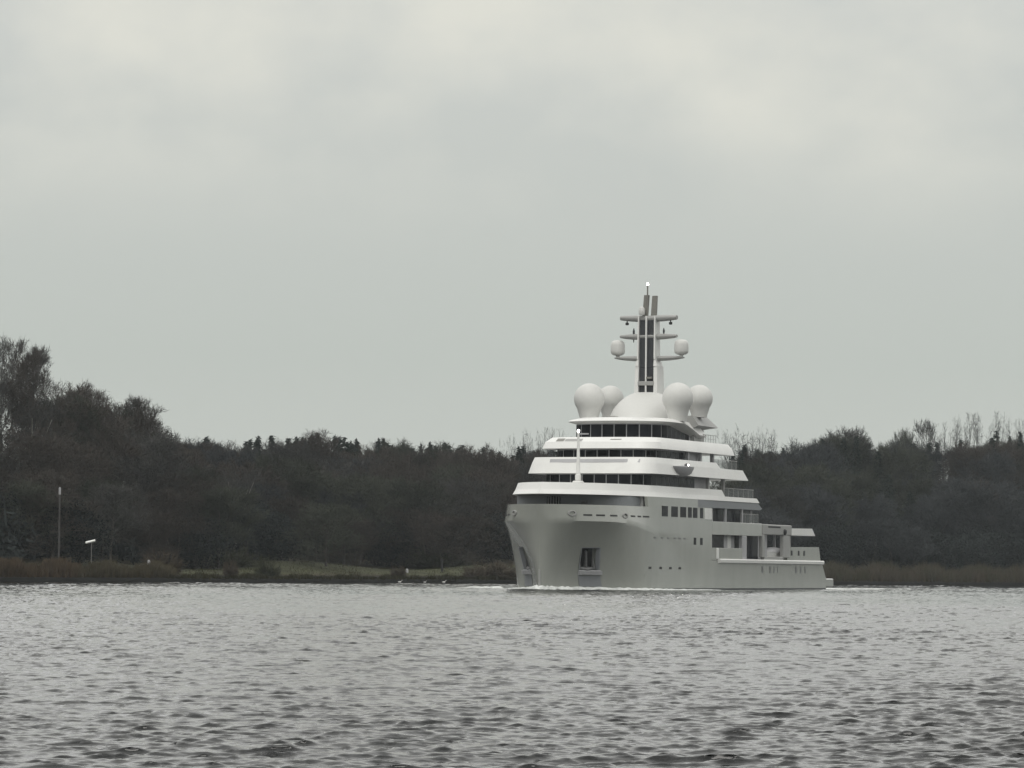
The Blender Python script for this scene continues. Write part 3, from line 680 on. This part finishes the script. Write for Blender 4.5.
# ---------------------------------------------------------------- vegetation
class QB:                                   # fast quad soup for twigs, needles and leaves
    def __init__(s): s.q = []
    def ribbon(s, p, q, w, w2=None):
        w2 = w if w2 is None else w2
        d = q - p; a = rng.normal(size=3); n = np.cross(d, a); L = np.linalg.norm(n)
        if L < 1e-6: return
        n = n / L; s.q.append((p - n*w/2, p + n*w/2, q + n*w2/2, q - n*w2/2))
    def limb(s, p, q, r0, r1):
        d = q - p; d = d / (np.linalg.norm(d) + 1e-9); a = np.cross(d, [0.3, 0.9, 0.2]); a /= np.linalg.norm(a); b = np.cross(d, a)
        ring = lambda c, r: [c + (a*math.cos(t) + b*math.sin(t))*r for t in (0, 1.257, 2.513, 3.77, 5.027)]
        A, B = ring(p, r0), ring(q, r1)
        for i in range(5): s.q.append((A[i], A[(i+1) % 5], B[(i+1) % 5], B[i]))
    def mesh(s, name, m):
        V = np.array(s.q, dtype='f').reshape(-1, 3); n = len(s.q)
        me = bpy.data.meshes.new(name); me.vertices.add(len(V)); me.vertices.foreach_set('co', V.ravel())
        me.loops.add(4*n); me.loops.foreach_set('vertex_index', np.arange(4*n, dtype='i'))
        me.polygons.add(n); me.polygons.foreach_set('loop_start', np.arange(0, 4*n, 4, dtype='i')); me.polygons.foreach_set('loop_total', np.full(n, 4, 'i'))
        me.update(); me.materials.append(m); return me
M['bark'] = mat('bark', (0.072, 0.067, 0.060), 0.9, 0.1, noise=.4, nscale=2, objrand=.25)
M['palebark'] = mat('pale_bark', (0.26, 0.25, 0.22), 0.9, 0.1, noise=.5, nscale=2)
M['twig_brown'] = mat('twig_brown', (0.064, 0.056, 0.049), 0.95, 0.05, noise=.35, nscale=.35, objrand=.30)
M['twig_grey'] = mat('twig_grey', (0.066, 0.065, 0.061), 0.95, 0.05, noise=.35, nscale=.35, objrand=.30)
M['twig_olive'] = mat('twig_olive', (0.056, 0.060, 0.047), 0.95, 0.05, noise=.35, nscale=.35, objrand=.30)
M['twig_cool'] = mat('twig_cool', (0.056, 0.060, 0.062), 0.95, 0.05, noise=.35, nscale=.35, objrand=.30)
M['needles'] = mat('needles', (0.026, 0.033, 0.028), 0.95, 0.0, noise=.35, nscale=.6, objrand=.25)
M['evergreen'] = mat('evergreen_leaves', (0.032, 0.037, 0.036), 0.95, 0.0, noise=.35, nscale=.5, objrand=.3)
M['scrub'] = mat('scrub', (0.095, 0.080, 0.062), 0.95, 0.05, noise=.4, nscale=.8, objrand=.2)
M['scrub_green'] = mat('scrub_green', (0.080, 0.084, 0.055), 0.95, 0.05, noise=.4, nscale=.8, objrand=.2)
def unit(v): return v / (np.linalg.norm(v) + 1e-9)
def bare_tree(H, W, limbs=9, first=.28, up=.55, stems=1, dens=1.0, lean=0.0):
    """returns (trunk quads, crown quads) for a leafless tree H metres tall, about W wide"""
    T, K = QB(), QB()
    def twigs(p, d, L, n):
        for _ in range(n):
            dd = unit(d + rng.normal(size=3)*.55 + np.array([0, 0, .25])); q = p + dd*L*(.6+.6*rng.random())
            K.ribbon(p, q, .055, .03)
            for _ in range(2):
                f = .3 + .6*rng.random(); b = p + (q-p)*f; K.ribbon(b, b + unit(dd + rng.normal(size=3)*.7)*L*.55, .042, .022)
    def branch(p, d, L, r, depth):
        segs = 3; pts = [p]
        for i in range(segs):
            d = unit(d + rng.normal(size=3)*.16 + np.array([0, 0, up*.18])); pts.append(pts[-1] + d*L/segs)
            tgt = T if r > .09 else K
            if r > .045: tgt.limb(pts[-2], pts[-1], r*(1-.25*i), r*(1-.25*(i+1)))
            else: tgt.ribbon(pts[-2], pts[-1], r*2.2, r*1.6)
        if depth >= 3: twigs(pts[-1], d, 1.0, int(3*dens)); twigs(pts[-2], d, .9, int(2*dens)); return
        n = [0, 6, 4][depth] if depth else 0
        n = max(2, int(n*dens**.5))
        for i in range(n):
            f = .25 + .75*(i+.5)/n; j = min(int(f*segs), segs-1); b = pts[j] + (pts[j+1]-pts[j])*(f*segs-j)
            out = rng.normal(size=3); out -= d*out.dot(d); out = unit(out)
            branch(b, unit(d*.75 + out*.75 + np.array([0, 0, up*.3])), L*(.62-.18*f)+.3, r*.5, depth+1)
        branch(pts[-1], d, L*.4, r*.4, 3)
    for s_ in range(stems):
        az0 = 6.28*s_/max(stems, 1) + rng.random(); tilt = 0.0 if stems == 1 else .16 + .1*rng.random()
        d = unit(np.array([math.cos(az0)*tilt + lean, math.sin(az0)*tilt, 1.0])); p = np.array([0., 0., -.3]) ; nseg = 7; r0 = .017*H/ (stems**.4); pts = [p]
        for i in range(nseg):
            d = unit(d + np.append(rng.normal(size=2)*.06, 0)); pts.append(pts[-1] + d*(H*.86+.3)/nseg)
            T.limb(pts[-2], pts[-1], r0*(1-.8*i/nseg), r0*(1-.8*(i+1)/nseg))
        nl = int(limbs/(stems**.5))
        for i in range(nl):
            f = first + (.97-first)*(i+.3)/nl; j = min(int(f*nseg), nseg-1); b = pts[j] + (pts[j+1]-pts[j])*(f*nseg-j)
            az = i*2.4 + rng.random(); prof = math.sin(math.pi*min(1, .22+.78*(f-first)/(1-first)))**.7
            dd = unit(np.array([math.cos(az), math.sin(az), up + .9*(f-first)])); branch(b, dd, W*.5*(.35+.65*prof), r0*.42*(1-.5*f), 1)
        twigs(pts[-1], d, 1.2, 4)
    return T, K
def conifer(H, W, whorls=30):
    T, K = QB(), QB(); T.limb(np.array([0, 0, -.3]), np.array([0, 0, H*.97]), .02*H, .03)
    for i in range(whorls):
        f = (i+.6)/whorls; z = H*(.12 + .87*f); r = W*.5*(1-f)**.85*(.8+.35*rng.random()) + .06
        for k in range(10):
            az = 6.28*k/10 + rng.random(); o = np.array([math.cos(az), math.sin(az), -.35 + .45*f]); L = r*(.7+.45*rng.random()); b = np.array([0, 0, z + .15*rng.normal()]); tip = b + o*L
            K.ribbon(b, tip, .16, .05)
            for _ in range(4):
                g_ = .3+.7*rng.random(); c = b + (tip-b)*g_; K.ribbon(c, c + (rng.normal(size=3)*.22 + o*.18 + np.array([0, 0, -.2])), .2, .06)
    return T, K
def evergreen(H, W, n=5200, leaf=.20):
    T, K = QB(), QB()
    lobes = [(rng.normal(size=3)*np.array([W*.22, W*.22, H*.13]) + np.array([0, 0, H*.55]), .28 + .2*rng.random()) for _ in range(9)]
    for _ in range(5):
        a = rng.random()*6.28; T.limb(np.array([0, 0, -.3]), np.array([math.cos(a)*W*.2, math.sin(a)*W*.2, H*.6]), .12, .04)
    for _ in range(n):
        c, rr = lobes[rng.integers(9)]; v = unit(rng.normal(size=3)) * (.45+.55*rng.random()**.4); p = c + v*np.array([W*rr, W*rr, H*rr*1.05])
        if p[2] < 0: p[2] = rng.random()*H*.3
        K.ribbon(p, p + rng.normal(size=3)*leaf*.7, leaf, leaf*.4)
    return T, K
def bush(H, W, n=1500):
    T, K = QB(), QB()
    for _ in range(n//18):
        a = rng.random()*6.28; t = rng.random()**.5*1.45; d = unit(np.array([math.cos(a)*math.sin(t)*W/H, math.sin(a)*math.sin(t)*W/H, math.cos(t)+.12])); p = np.array([math.cos(a), math.sin(a), 0])*W*.15*rng.random() - np.array([0, 0, .2])
        L = (H*math.cos(t)**2 + W*.5*math.sin(t)**2)*(.8+.3*rng.random()); q = p + d*L; T.limb(p, p + d*L*.5, .035, .02); K.ribbon(p + d*L*.45, q, .06, .03)
        for _ in range(17):
            f = .3+.7*rng.random(); b = p + (q-p)*f; K.ribbon(b, b + unit(d + rng.normal(size=3)*.75)*H*.22, .055, .02)
    return T, K
def proto(name, TK, barkm, crownm, H=None):
    T, K = TK
    if H:
        k_ = H / np.percentile(np.array(K.q).reshape(-1, 3)[:, 2], 99.6)
        for B in (T, K): B.q = [tuple(np.array(p_)*np.array([1, 1, k_]) for p_ in q) for q in B.q]
    else: pass
    return (name, T.mesh('trunk', M[barkm]), K.mesh('crown', M[crownm]))
PR = {
 'tall':   [proto('bare_tree', bare_tree(18, 8.5, 11, .25, .75, dens=1.1), 'bark', 'twig_grey', 18), proto('bare_tree', bare_tree(18, 8, 11, .25, .8, 2, dens=1.1), 'bark', 'twig_brown', 18)],
 'round':  [proto('bare_tree', bare_tree(14, 11, 12, .18, .4, dens=1.5), 'bark', 'twig_brown', 14), proto('bare_tree', bare_tree(14, 10, 12, .16, .45, 2, dens=1.5), 'bark', 'twig_brown', 14), proto('bare_tree', bare_tree(14, 10.5, 12, .2, .42, dens=1.6), 'bark', 'twig_olive', 14), proto('bare_tree', bare_tree(14, 10, 13, .2, .5, dens=1.4), 'bark', 'twig_grey', 14)],
 'fan':    [proto('bare_tree', bare_tree(18, 8, 8, .35, 1.7, 4, dens=.42), 'bark', 'twig_grey', 18), proto('bare_tree', bare_tree(18, 8, 8, .4, 2.0, 3, dens=.42), 'bark', 'twig_grey', 18)],
 'pale':   [proto('birch_tree', bare_tree(16, 6, 9, .45, .9, 3, dens=.7), 'palebark', 'twig_grey', 16)],
 'conifer':[proto('conifer_tree', conifer(16, 6.8), 'bark', 'needles', 16), proto('conifer_tree', conifer(16, 8.0, 26), 'bark', 'needles', 16), proto('conifer_tree', conifer(16, 5.8, 34), 'bark', 'needles', 16)],
 'cool':   [proto('bare_tree', bare_tree(14, 10.5, 12, .18, .5, dens=1.6), 'bark', 'twig_cool', 14), proto('bare_tree', bare_tree(14, 10, 12, .2, .6, 2, dens=1.5), 'bark', 'twig_cool', 14), proto('bare_tree', bare_tree(14, 10, 12, .2, .42, dens=1.6), 'bark', 'twig_olive', 14)],
 'evergreen':[proto('evergreen_tree', evergreen(9, 8), 'bark', 'evergreen', 9), proto('evergreen_tree', evergreen(9, 7, 4600), 'bark', 'evergreen', 9), proto('evergreen_tree', evergreen(9, 9, 6000), 'bark', 'evergreen', 9)],
 'bush':   [proto('bush', bush(3, 3.4, 2600), 'bark', 'scrub'), proto('bush', bush(3, 4, 2600), 'bark', 'scrub_green')],
}
HT = {'tall': 18, 'round': 14, 'fan': 18, 'pale': 16, 'conifer': 16, 'cool': 14, 'evergreen': 9, 'bush': 3}
NT = [0]
def plant(kind, X, Y, h, label, cat='tree', group=None, var=None, wide=1.0, z=None):
    pr = PR[kind][rng.integers(len(PR[kind])) if var is None else var]; NT[0] += 1
    o = bpy.data.objects.new(pr[0], None); C.objects.link(o); sc_ = h / HT[kind]
    o.location = (X, Y, float(ground(X, Y)) if z is None else z); o.rotation_euler = (0, 0, rng.random()*6.28)
    k = wide*(.9+.2*rng.random()); o.scale = (sc_**.6*k, sc_**.6*k, sc_); tag(o, label, cat, group)
    for nm, me in (('trunk', pr[1]), ('crown', pr[2])):
        c = bpy.data.objects.new(nm, me); C.objects.link(c); c.parent = o
    return o
# height of the canopy along the crest of the wood, by world X
CAN = [(-100, 36), (-79, 32), (-76, 31.5), (-73.2, 31), (-72.5, 30.0), (-70.6, 31.2), (-68.6, 30.0), (-67.5, 29.6), (-64.8, 29.8), (-62.6, 29.5), (-61.3, 28.0), (-60.1, 25.4), (-59.0, 24.7), (-55.7, 25.3), (-50.3, 25.8), (-43.9, 27.6), (-38.1, 28.6), (-33.7, 27.9), (-22.8, 28.8), (-14.7, 28.1), (-8.2, 26.2), (-2.4, 26.6), (9.6, 26.8), (26.6, 28.0), (39.9, 29.1), (53.5, 29.5), (60.8, 29.7), (65.7, 31.5), (74.5, 33.8), (79.7, 32.1), (88.9, 32.9), (98.1, 32.9), (131.3, 35.0), (200, 36)]
ys80 = []
for X in np.linspace(-140, 220, 361):
    Y = float(shore(X)); 
    while sdist(X, Y) < 80: Y += 1
    ys80.append((X, Y))
B80 = np.array([x/y for x, y in ys80]); X80 = np.array([x for x, y in ys80]); Y80 = np.array([y for x, y in ys80]); o_ = np.argsort(B80); B80, X80, Y80 = B80[o_], X80[o_], Y80[o_]
def canopy(X, Y):
    b = X/Y; xb = np.interp(b, B80, X80); yb = np.interp(b, B80, Y80); return 2 + (np.interp(xb, [p[0] for p in CAN], [p[1] for p in CAN]) - 2) * Y/yb
def spot(X, p):
    Y = float(shore(X))
    while sdist(X, Y) < p: Y += .5
    return Y
count = 0
GL = {
 ('L', 'bare'): ('leafless brown tree in the steep wood at the left edge', 'bare trees of the left hillside'),
 ('M', 'bare'): ('leafless brown tree in the wood between the left hill and the yacht', 'bare trees of the middle wood'),
 ('R', 'bare'): ('leafless grey brown tree in the wood to the right of the yacht', 'bare trees of the right wood'),
 ('L', 'conifer'): ('dark conifer standing in the steep wood at the left edge', 'conifers of the left hillside'),
 ('M', 'conifer'): ('dark pointed conifer in the wood between the left hill and the yacht', 'conifers of the middle wood'),
 ('R', 'conifer'): ('dark pointed conifer in the wood to the right of the yacht', 'conifers of the right wood'),
 ('L', 'evergreen'): ('dark leafy evergreen at the foot of the wood at the left edge', 'evergreens below the left hillside'),
 ('M', 'evergreen'): ('dark leafy evergreen at the foot of the wood left of the yacht', 'evergreens below the middle wood'),
 ('R', 'evergreen'): ('dark leafy evergreen at the foot of the wood right of the yacht', 'evergreens below the right wood')}
for p, step, frac in ((82, 5.6, 1.0), (66, 7.2, 1.0), (50, 8.0, .80), (38, 8.6, .70), (28, 8.4, .55)):
    X = -96.0
    while X < 150:
        gsh = (shore(X+3)-shore(X-3))/6; X += step/math.sqrt(1+gsh*gsh) * (.85+.3*rng.random())
        pp = p + rng.normal()*3; Y = spot(X, pp); px = 512 + 3900*X/Y
        if px < -45 or px > 1075: continue
        if 565 < px < 720: continue                      # wholly behind the yacht
        zone = 'L' if px < 165 else ('M' if px < 600 else 'R')
        lim = canopy(X, Y) - float(ground(X, Y)); u = rng.random()
        if p >= 66:
            if zone == 'L': kind = 'round' if u < .75 else 'tall'
            elif zone == 'M': kind = 'conifer' if u < (.25 if p == 66 else .8) else 'round'
            else: kind = 'conifer' if u < .45 else 'round'
            h = lim * (frac - .14*rng.random())
            if zone == 'L' and p == 82: h = lim*(.93 - .12*rng.random())
            if kind == 'conifer' and p == 82: h = lim*(1.0 - .17*rng.random()**1.5)
        else:
            kind = 'round' if u < .74 else ('evergreen' if p < 45 else ('conifer' if u > .85 else 'round'))
            h = min(lim*frac*1.15, (17 if p == 50 else 14 if p == 38 else 11)*(.8+.35*rng.random()))
            if kind == 'evergreen': h = min(h, 9)
        if kind == 'round' and zone == 'R' and rng.random() < .8: kind = 'cool'
        if kind == 'round' and zone == 'M' and rng.random() < .35: kind = 'cool'
        lb, gp = GL[(zone, 'bare' if kind in ('round', 'tall', 'cool') else kind)]
        plant(kind, X, Y, max(h, 5), lb, 'tree', gp, wide=1.15 if p < 60 else 1.0); count += 1
# the close row of conifers along the crest
X = -60.0
while X < 112:
    gsh = (shore(X+3)-shore(X-3))/6; X += 2.9/math.sqrt(1+gsh*gsh) * (.6+.8*rng.random())
    Y = spot(X, 86 + rng.normal()*3); px = 512 + 3900*X/Y
    if not (165 < px < 560 or 735 < px < 1010): continue
    if px > 735 and (rng.random() < .45 or 825 < px < 868): continue
    lb, gp = GL[('M' if px < 600 else 'R', 'conifer')]
    lim = canopy(X, Y) - float(ground(X, Y)); plant('conifer', X, Y, lim*(1.0 - .17*rng.random()), lb, 'tree', gp, wide=.85+.5*rng.random()); count += 1
# trees one can pick out against the sky
def sky_tree(kind, px, pyt, p, label, wide=1, var=None):
    dx = (px-512)/3900; Y = 350.0
    while sdist(dx*Y, Y) < p: Y += 1
    X = dx*Y; zt = 2 + (565.6+.01*px-pyt)/3900*Y; plant(kind, X, Y, zt - float(ground(X, Y)), label, wide=wide, var=var)
for i, (px, pyt, lb) in enumerate(((-3, 336, 'tallest leafless tree, cut by the left edge of the photo'), (13, 339, 'tall leafless tree second from the left edge on the crest'), (34, 347, 'upright leafless tree standing apart on the crest near the left edge'))):
    sky_tree('tall', px, pyt, 78, lb, .85, i % 2)
sky_tree('tall', 24, 352, 84, 'slimmer leafless tree between the two tall crest trees on the left', .8)
sky_tree('round', 68, 383, 84, 'round leafless tree on the crest right of the tall left trees', 1.0, 0)
sky_tree('round', 86, 386, 82, 'leafless tree at the step down of the left crest', .8, 1)
sky_tree('tall', 124, 397, 80, 'brown leafless tree with pale limbs on the lower left crest', .9, 1)
sky_tree('tall', 137, 398, 84, 'last high tree of the left crest before the conifers start', .9, 0)
sky_tree('tall', 149, 412, 80, 'smaller leafless tree ending the left crest above the conifers', .8, 1)
for i, (px, pyt) in enumerate(((518, 437), (530, 433), (541, 427), (553, 428), (566, 436))):
    sky_tree('fan', px, pyt, 98, ['lowest thin bare tree left of the yacht bridge on the skyline', 'thin bare tree just right of the first one on the skyline left of the yacht', 'tallest thin bare tree on the skyline left of the yacht bridge', 'thin bare tree nearest the tallest one beside the yacht bridge', 'thin bare tree closest to the yacht bridge on the skyline'][i], .6)
for i, (px, pyt) in enumerate(((729, 434), (744, 428), (758, 428), (773, 437))):
    sky_tree('fan', px, pyt, 98, ['thin bare skyline tree directly right of the yacht upper decks', 'taller bare skyline tree right of the yacht, first of the twin peaks', 'taller bare skyline tree right of the yacht, second of the twin peaks', 'low bare skyline tree ending the clump right of the yacht'][i], .85)
sky_tree('round', 845, 428, 90, 'rounded bare tree forming the hump on the skyline right of the yacht', .9, 3)
sky_tree('round', 828, 436, 88, 'lower rounded bare tree left of the hump on the right skyline', .8, 3)
sky_tree('round', 905, 430, 96, 'bushy bare tree starting the high clump at the right', .6, 2); sky_tree('tall', 924, 420, 96, 'pointed bushy tree in the middle of the right skyline clump', .7, 0)
for i, (px, pyt) in enumerate(((943, 423), (955, 419), (965, 413), (978, 412), (990, 411), (1002, 416), (1014, 419))):
    sky_tree('fan', px, pyt, 104, ['first', 'second', 'third', 'fourth', 'fifth', 'sixth', 'seventh'][i] + ' upright thin bare tree from the left in the tall clump at the right', .62)
for i, (px, pyt) in enumerate(((997, 431), (1011, 437), (1021, 432))):
    sky_tree('conifer', px, pyt, 90, ['broad dark conifer spire below the tall bare clump at the right', 'small dark conifer spire second from the right edge', 'dark conifer spire cut by the right edge'][i], .9)
# pale stemmed trees inside the wood
plant('pale', -43.2, 612, 13.5, 'pale stemmed birch with forked white trunks at the foot of the wood', wide=.9, z=4.2)
sky_tree('pale', 30, 400, 60, 'pale stemmed birch high on the left hillside')
sky_tree('pale', 283, 502, 40, 'thin pale birch among the dark trees above the middle grass')
# bushes by the water
def ground_at(px, p):
    dx = (px-512)/3900; Y = 350.0
    while sdist(dx*Y, Y) < p: Y += .5
    return dx*Y, Y
for px, p, h, var, wd, lb in ((165, 9, 3.9, 0, 1.1, 'large round brown bush on the bank at the end of the reeds'), (233, 4, 2.7, 0, .6, 'narrow brown bush on the grass bank, left of a pair'), (269, 4, 2.9, 1, .8, 'olive green bush on the grass bank, right of a pair'), (400, 5, 2.0, 0, .8, 'low brown bush at the waterline beside the white birds'), (475, 4, 2.0, 0, 1.2, 'low dark brown scrub on the bank left of the yacht bow'), (490, 4, 3.1, 0, 1.6, 'wide dark brown scrub on the bank beside the yacht bow'), (504, 4, 3.0, 0, 1.3, 'dark scrub half hidden behind the yacht bow')):
    X, Y = ground_at(px, p); plant('bush', X, Y, h, lb, 'bush', var=var, wide=wd)
X, Y = ground_at(236, 26); plant('bush', X, Y, 3.0, 'low green bush behind the grass under the birch', 'bush', var=1, wide=1.5)
X, Y = ground_at(438, 28); plant('bush', X, Y, 3.6, 'broad arching olive bush behind the grass left of the yacht', 'bush', var=1, wide=2.4)

# undergrowth of the wood: dense dark scrub under and between the trees
def undergrowth():
    K = QB()
    for _ in range(34000):
        px = -60 + 1150*rng.random(); p = 24 + 66*rng.random()**1.25; dx = (px-512)/3900
        yb = np.interp(dx, B80, Y80); Y = yb - (80-p)*1.35; X = dx*Y
        if sdist(X, Y) < 22.5: continue
        z0 = float(ground(X, Y)); h = (2.0 + 5.5*rng.random()**1.5)
        a = np.array([X, Y, z0 + h*rng.random()]); d = rng.normal(size=3)*np.array([.7, .7, .9]); K.ribbon(a, a + d*1.1, .5, .16)
    o = bpy.data.objects.new('undergrowth', K.mesh('undergrowth', M['evergreen'])); C.objects.link(o); tag(o, 'dark dense undergrowth filling the wood beneath the trees', 'undergrowth', kind='stuff')
undergrowth()
def blades(name, pxs, p0, p1, n, h, m, label, w_=.09):
    K = QB()
    for _ in range(n):
        px = pxs[0] + (pxs[1]-pxs[0])*rng.random(); p = p0 + (p1-p0)*rng.random(); dx = (px-512)/3900
        key = round(px/6); 
        if key not in base_cache: base_cache[key] = ground_at(key*6, 0)
        X0_, Y0_ = base_cache[key]; g_ = float((shore(X0_+2)-shore(X0_-2))/4); Y = Y0_ + p*math.sqrt(1+g_*g_)/max(.2, 1-g_*dx); X = dx*Y
        z = float(ground(X, Y)); hh = h*(.6+.5*rng.random())*(1+.25*math.sin(px*.13)+.15*math.sin(px*.41))
        a = np.array([X, Y, z-.1]); K.ribbon(a, a + np.array([rng.normal()*.22, rng.normal()*.2, 1])*hh, w_, w_*.5)
    o = bpy.data.objects.new(name, K.mesh(name, m)); C.objects.link(o); tag(o, label, 'reeds', kind='stuff')
base_cache = {}
M['grassblade'] = mat('grass_blade', (0.062, 0.064, 0.032), 0.95, .05, noise=.55, nscale=.12, col2=(.035, .034, .02))
M['reed'] = mat('reed', (0.092, 0.070, 0.048), 0.95, .05, noise=.45, nscale=.25)
M['reed_dull'] = mat('reed_dull', (0.078, 0.068, 0.045), 0.95, .05, noise=.45, nscale=.25)
M['reed_red'] = mat('reed_red', (0.075, 0.060, 0.048), 0.95, .05, noise=.5, nscale=.2, col2=(.05, .052, .034))
M['tuft'] = mat('tuft', (0.040, 0.038, 0.022), 0.95, .05, noise=.5, nscale=.3)
blades('reeds', (-60, 82), 1.5, 9, 9000, 1.6, M['reed'], 'orange brown reeds along the bank at the left edge')
blades('reeds', (78, 178), 1.5, 8, 6000, 1.45, M['reed_dull'], 'dull brown reeds between the small sign and the round bush')
blades('reeds', (800, 1100), 1.5, 16, 17000, 2.3, M['reed_red'], 'reddish brown reeds and brush on the bank right of the yacht')
blades('grass', (165, 520), 3, 25, 9000, .26, M['grassblade'], 'rough winter grass on the bank left of the yacht', .10)
blades('waterside_tufts', (170, 520), .3, 2.2, 5000, .6, M['tuft'], 'dark tufts of grass hanging over the water edge')

# pole, sign, post, markers and birds on the bank
X, Y = ground_at(61, 12); zt = 2 + (566.2-487)/3900*Y; zg = float(ground(X, Y))
po = empty('lamp_pole', (X, Y, zg)); tag(po, 'tall thin grey pole with a white top standing before the left wood', 'pole')
b = MB(); b.tube([(0, 0, -.3), (0, 0, zt-zg-1.0)], [.14, .10], 10); b.build('pole', mat('pole_grey', (.06, .057, .055), .7, noise=.2), po)
b = MB(); b.lathe((0, 0, zt-zg-1.0), [(.12, 0), (.15, .06), (.15, .8), (.08, .95)], 12); b.build('white_top', M['wallgrey'], po)
X, Y = ground_at(93.5, 10); zg = float(ground(X, Y)); zt = 2 + (566.5-542)/3900*Y
po = empty('small_sign', (X, Y, zg)); tag(po, 'small white tilted board on a thin post above the left reeds', 'sign')
b = MB(); b.tube([(0, 0, -.3), (0, 0, zt-zg)], .05, 8); b.build('post', mat('post_grey', (.16, .155, .15), .7), po)
b = MB(); b.bev(-.65, .65, -.2, .2, -.09, .09, .03); o = b.build('board', M['white'], po); o.location = (-.15, 0, zt-zg+.05); o.rotation_euler = (R(25), R(-14), 0)
X, Y = ground_at(444, 17); po = empty('mooring_post', (X, Y, float(ground(X, Y)))); tag(po, 'dark upright post on the grass near the arching bush', 'post')
b = MB(); b.tube([(0, 0, -.3), (0, 0, 1.75)], [.2, .16], 10); b.build('post', M['black'], po); b = MB(); b.lathe((0, 0, 1.75), [(.17, 0), (.2, .05), (.12, .18)], 10); b.build('cap', M['black'], po)
for px, p, hh, lb in ((409, 15, .55, 'small pale marker stone on the grass above the white birds'), (151, 9, .6, 'small white marker stone beside the round brown bush')):
    X, Y = ground_at(px, p); b = MB(); zz = float(ground(X, Y)); ex_ = 1.1 if px == 151 else 0
    b.lathe((X, Y, zz-.2), [(.22, 0), (.24, .3+ex_), (.2, hh+.2+ex_), (.08, hh+.35+ex_)], 10, 1, .7); tag(b.build('marker_stone', M['wallgrey']), lb, 'marker')
def bird(px, s_, lb):
    X, Y = ground_at(px, -.9); r_ = empty('white_bird', (X, Y, .05), rng.random()*.6-.3); tag(r_, lb, 'bird'); b = MB()
    b.loft([[(x*s_, r*s_*math.cos(a), z*s_ + r*s_*math.sin(a)) for a in [2*math.pi*k/10 for k in range(10)]] for x, r, z in ((-.55, .03, .22), (-.4, .12, .2), (-.1, .22, .18), (.2, .2, .2), (.36, .11, .3), (.42, .07, .45), (.44, .065, .6), (.5, .09, .68), (.6, .05, .67), (.72, .015, .64))])
    b.build('body', M['white'], r_, 60)
    for sd in (-1, 1):
        w_ = MB(); w_.loft([[(x*s_, (sd*.16+sd*y)*s_, z*s_) for y, z in ((0, .12+h_), (.06, .2+h_), (.03, .3+h_), (-.02, .22+h_))] for x, h_ in ((-.5, .02), (-.1, 0), (.2, .0))]); w_.build('wing', M['white'], r_, 60)
bird(402, .55, 'left white bird floating at the waterline before the far bank'); bird(427, .42, 'middle white bird floating at the waterline, the smallest of three'); bird(446, .55, 'right white bird floating at the waterline nearest the yacht')
print('TREES', count, NT[0])

# thin winter air
hz = MB(); hz.box(-3500, 3500, -3500, 3700, -4.2, 60)
m = bpy.data.materials.new('haze'); m.use_nodes = True; t = m.node_tree; t.nodes.clear()
vo = N(t, 'ShaderNodeVolumePrincipled'); vo.inputs['Density'].default_value = 7.5e-5; vo.inputs['Color'].default_value = (.80, .86, .90, 1); vo.inputs['Anisotropy'].default_value = 0.2
ou = N(t, 'ShaderNodeOutputMaterial'); t.links.new(vo.outputs[0], ou.inputs['Volume'])
tag(hz.build('haze', m), 'thin pale winter haze over the river and wood', 'haze', kind='stuff')
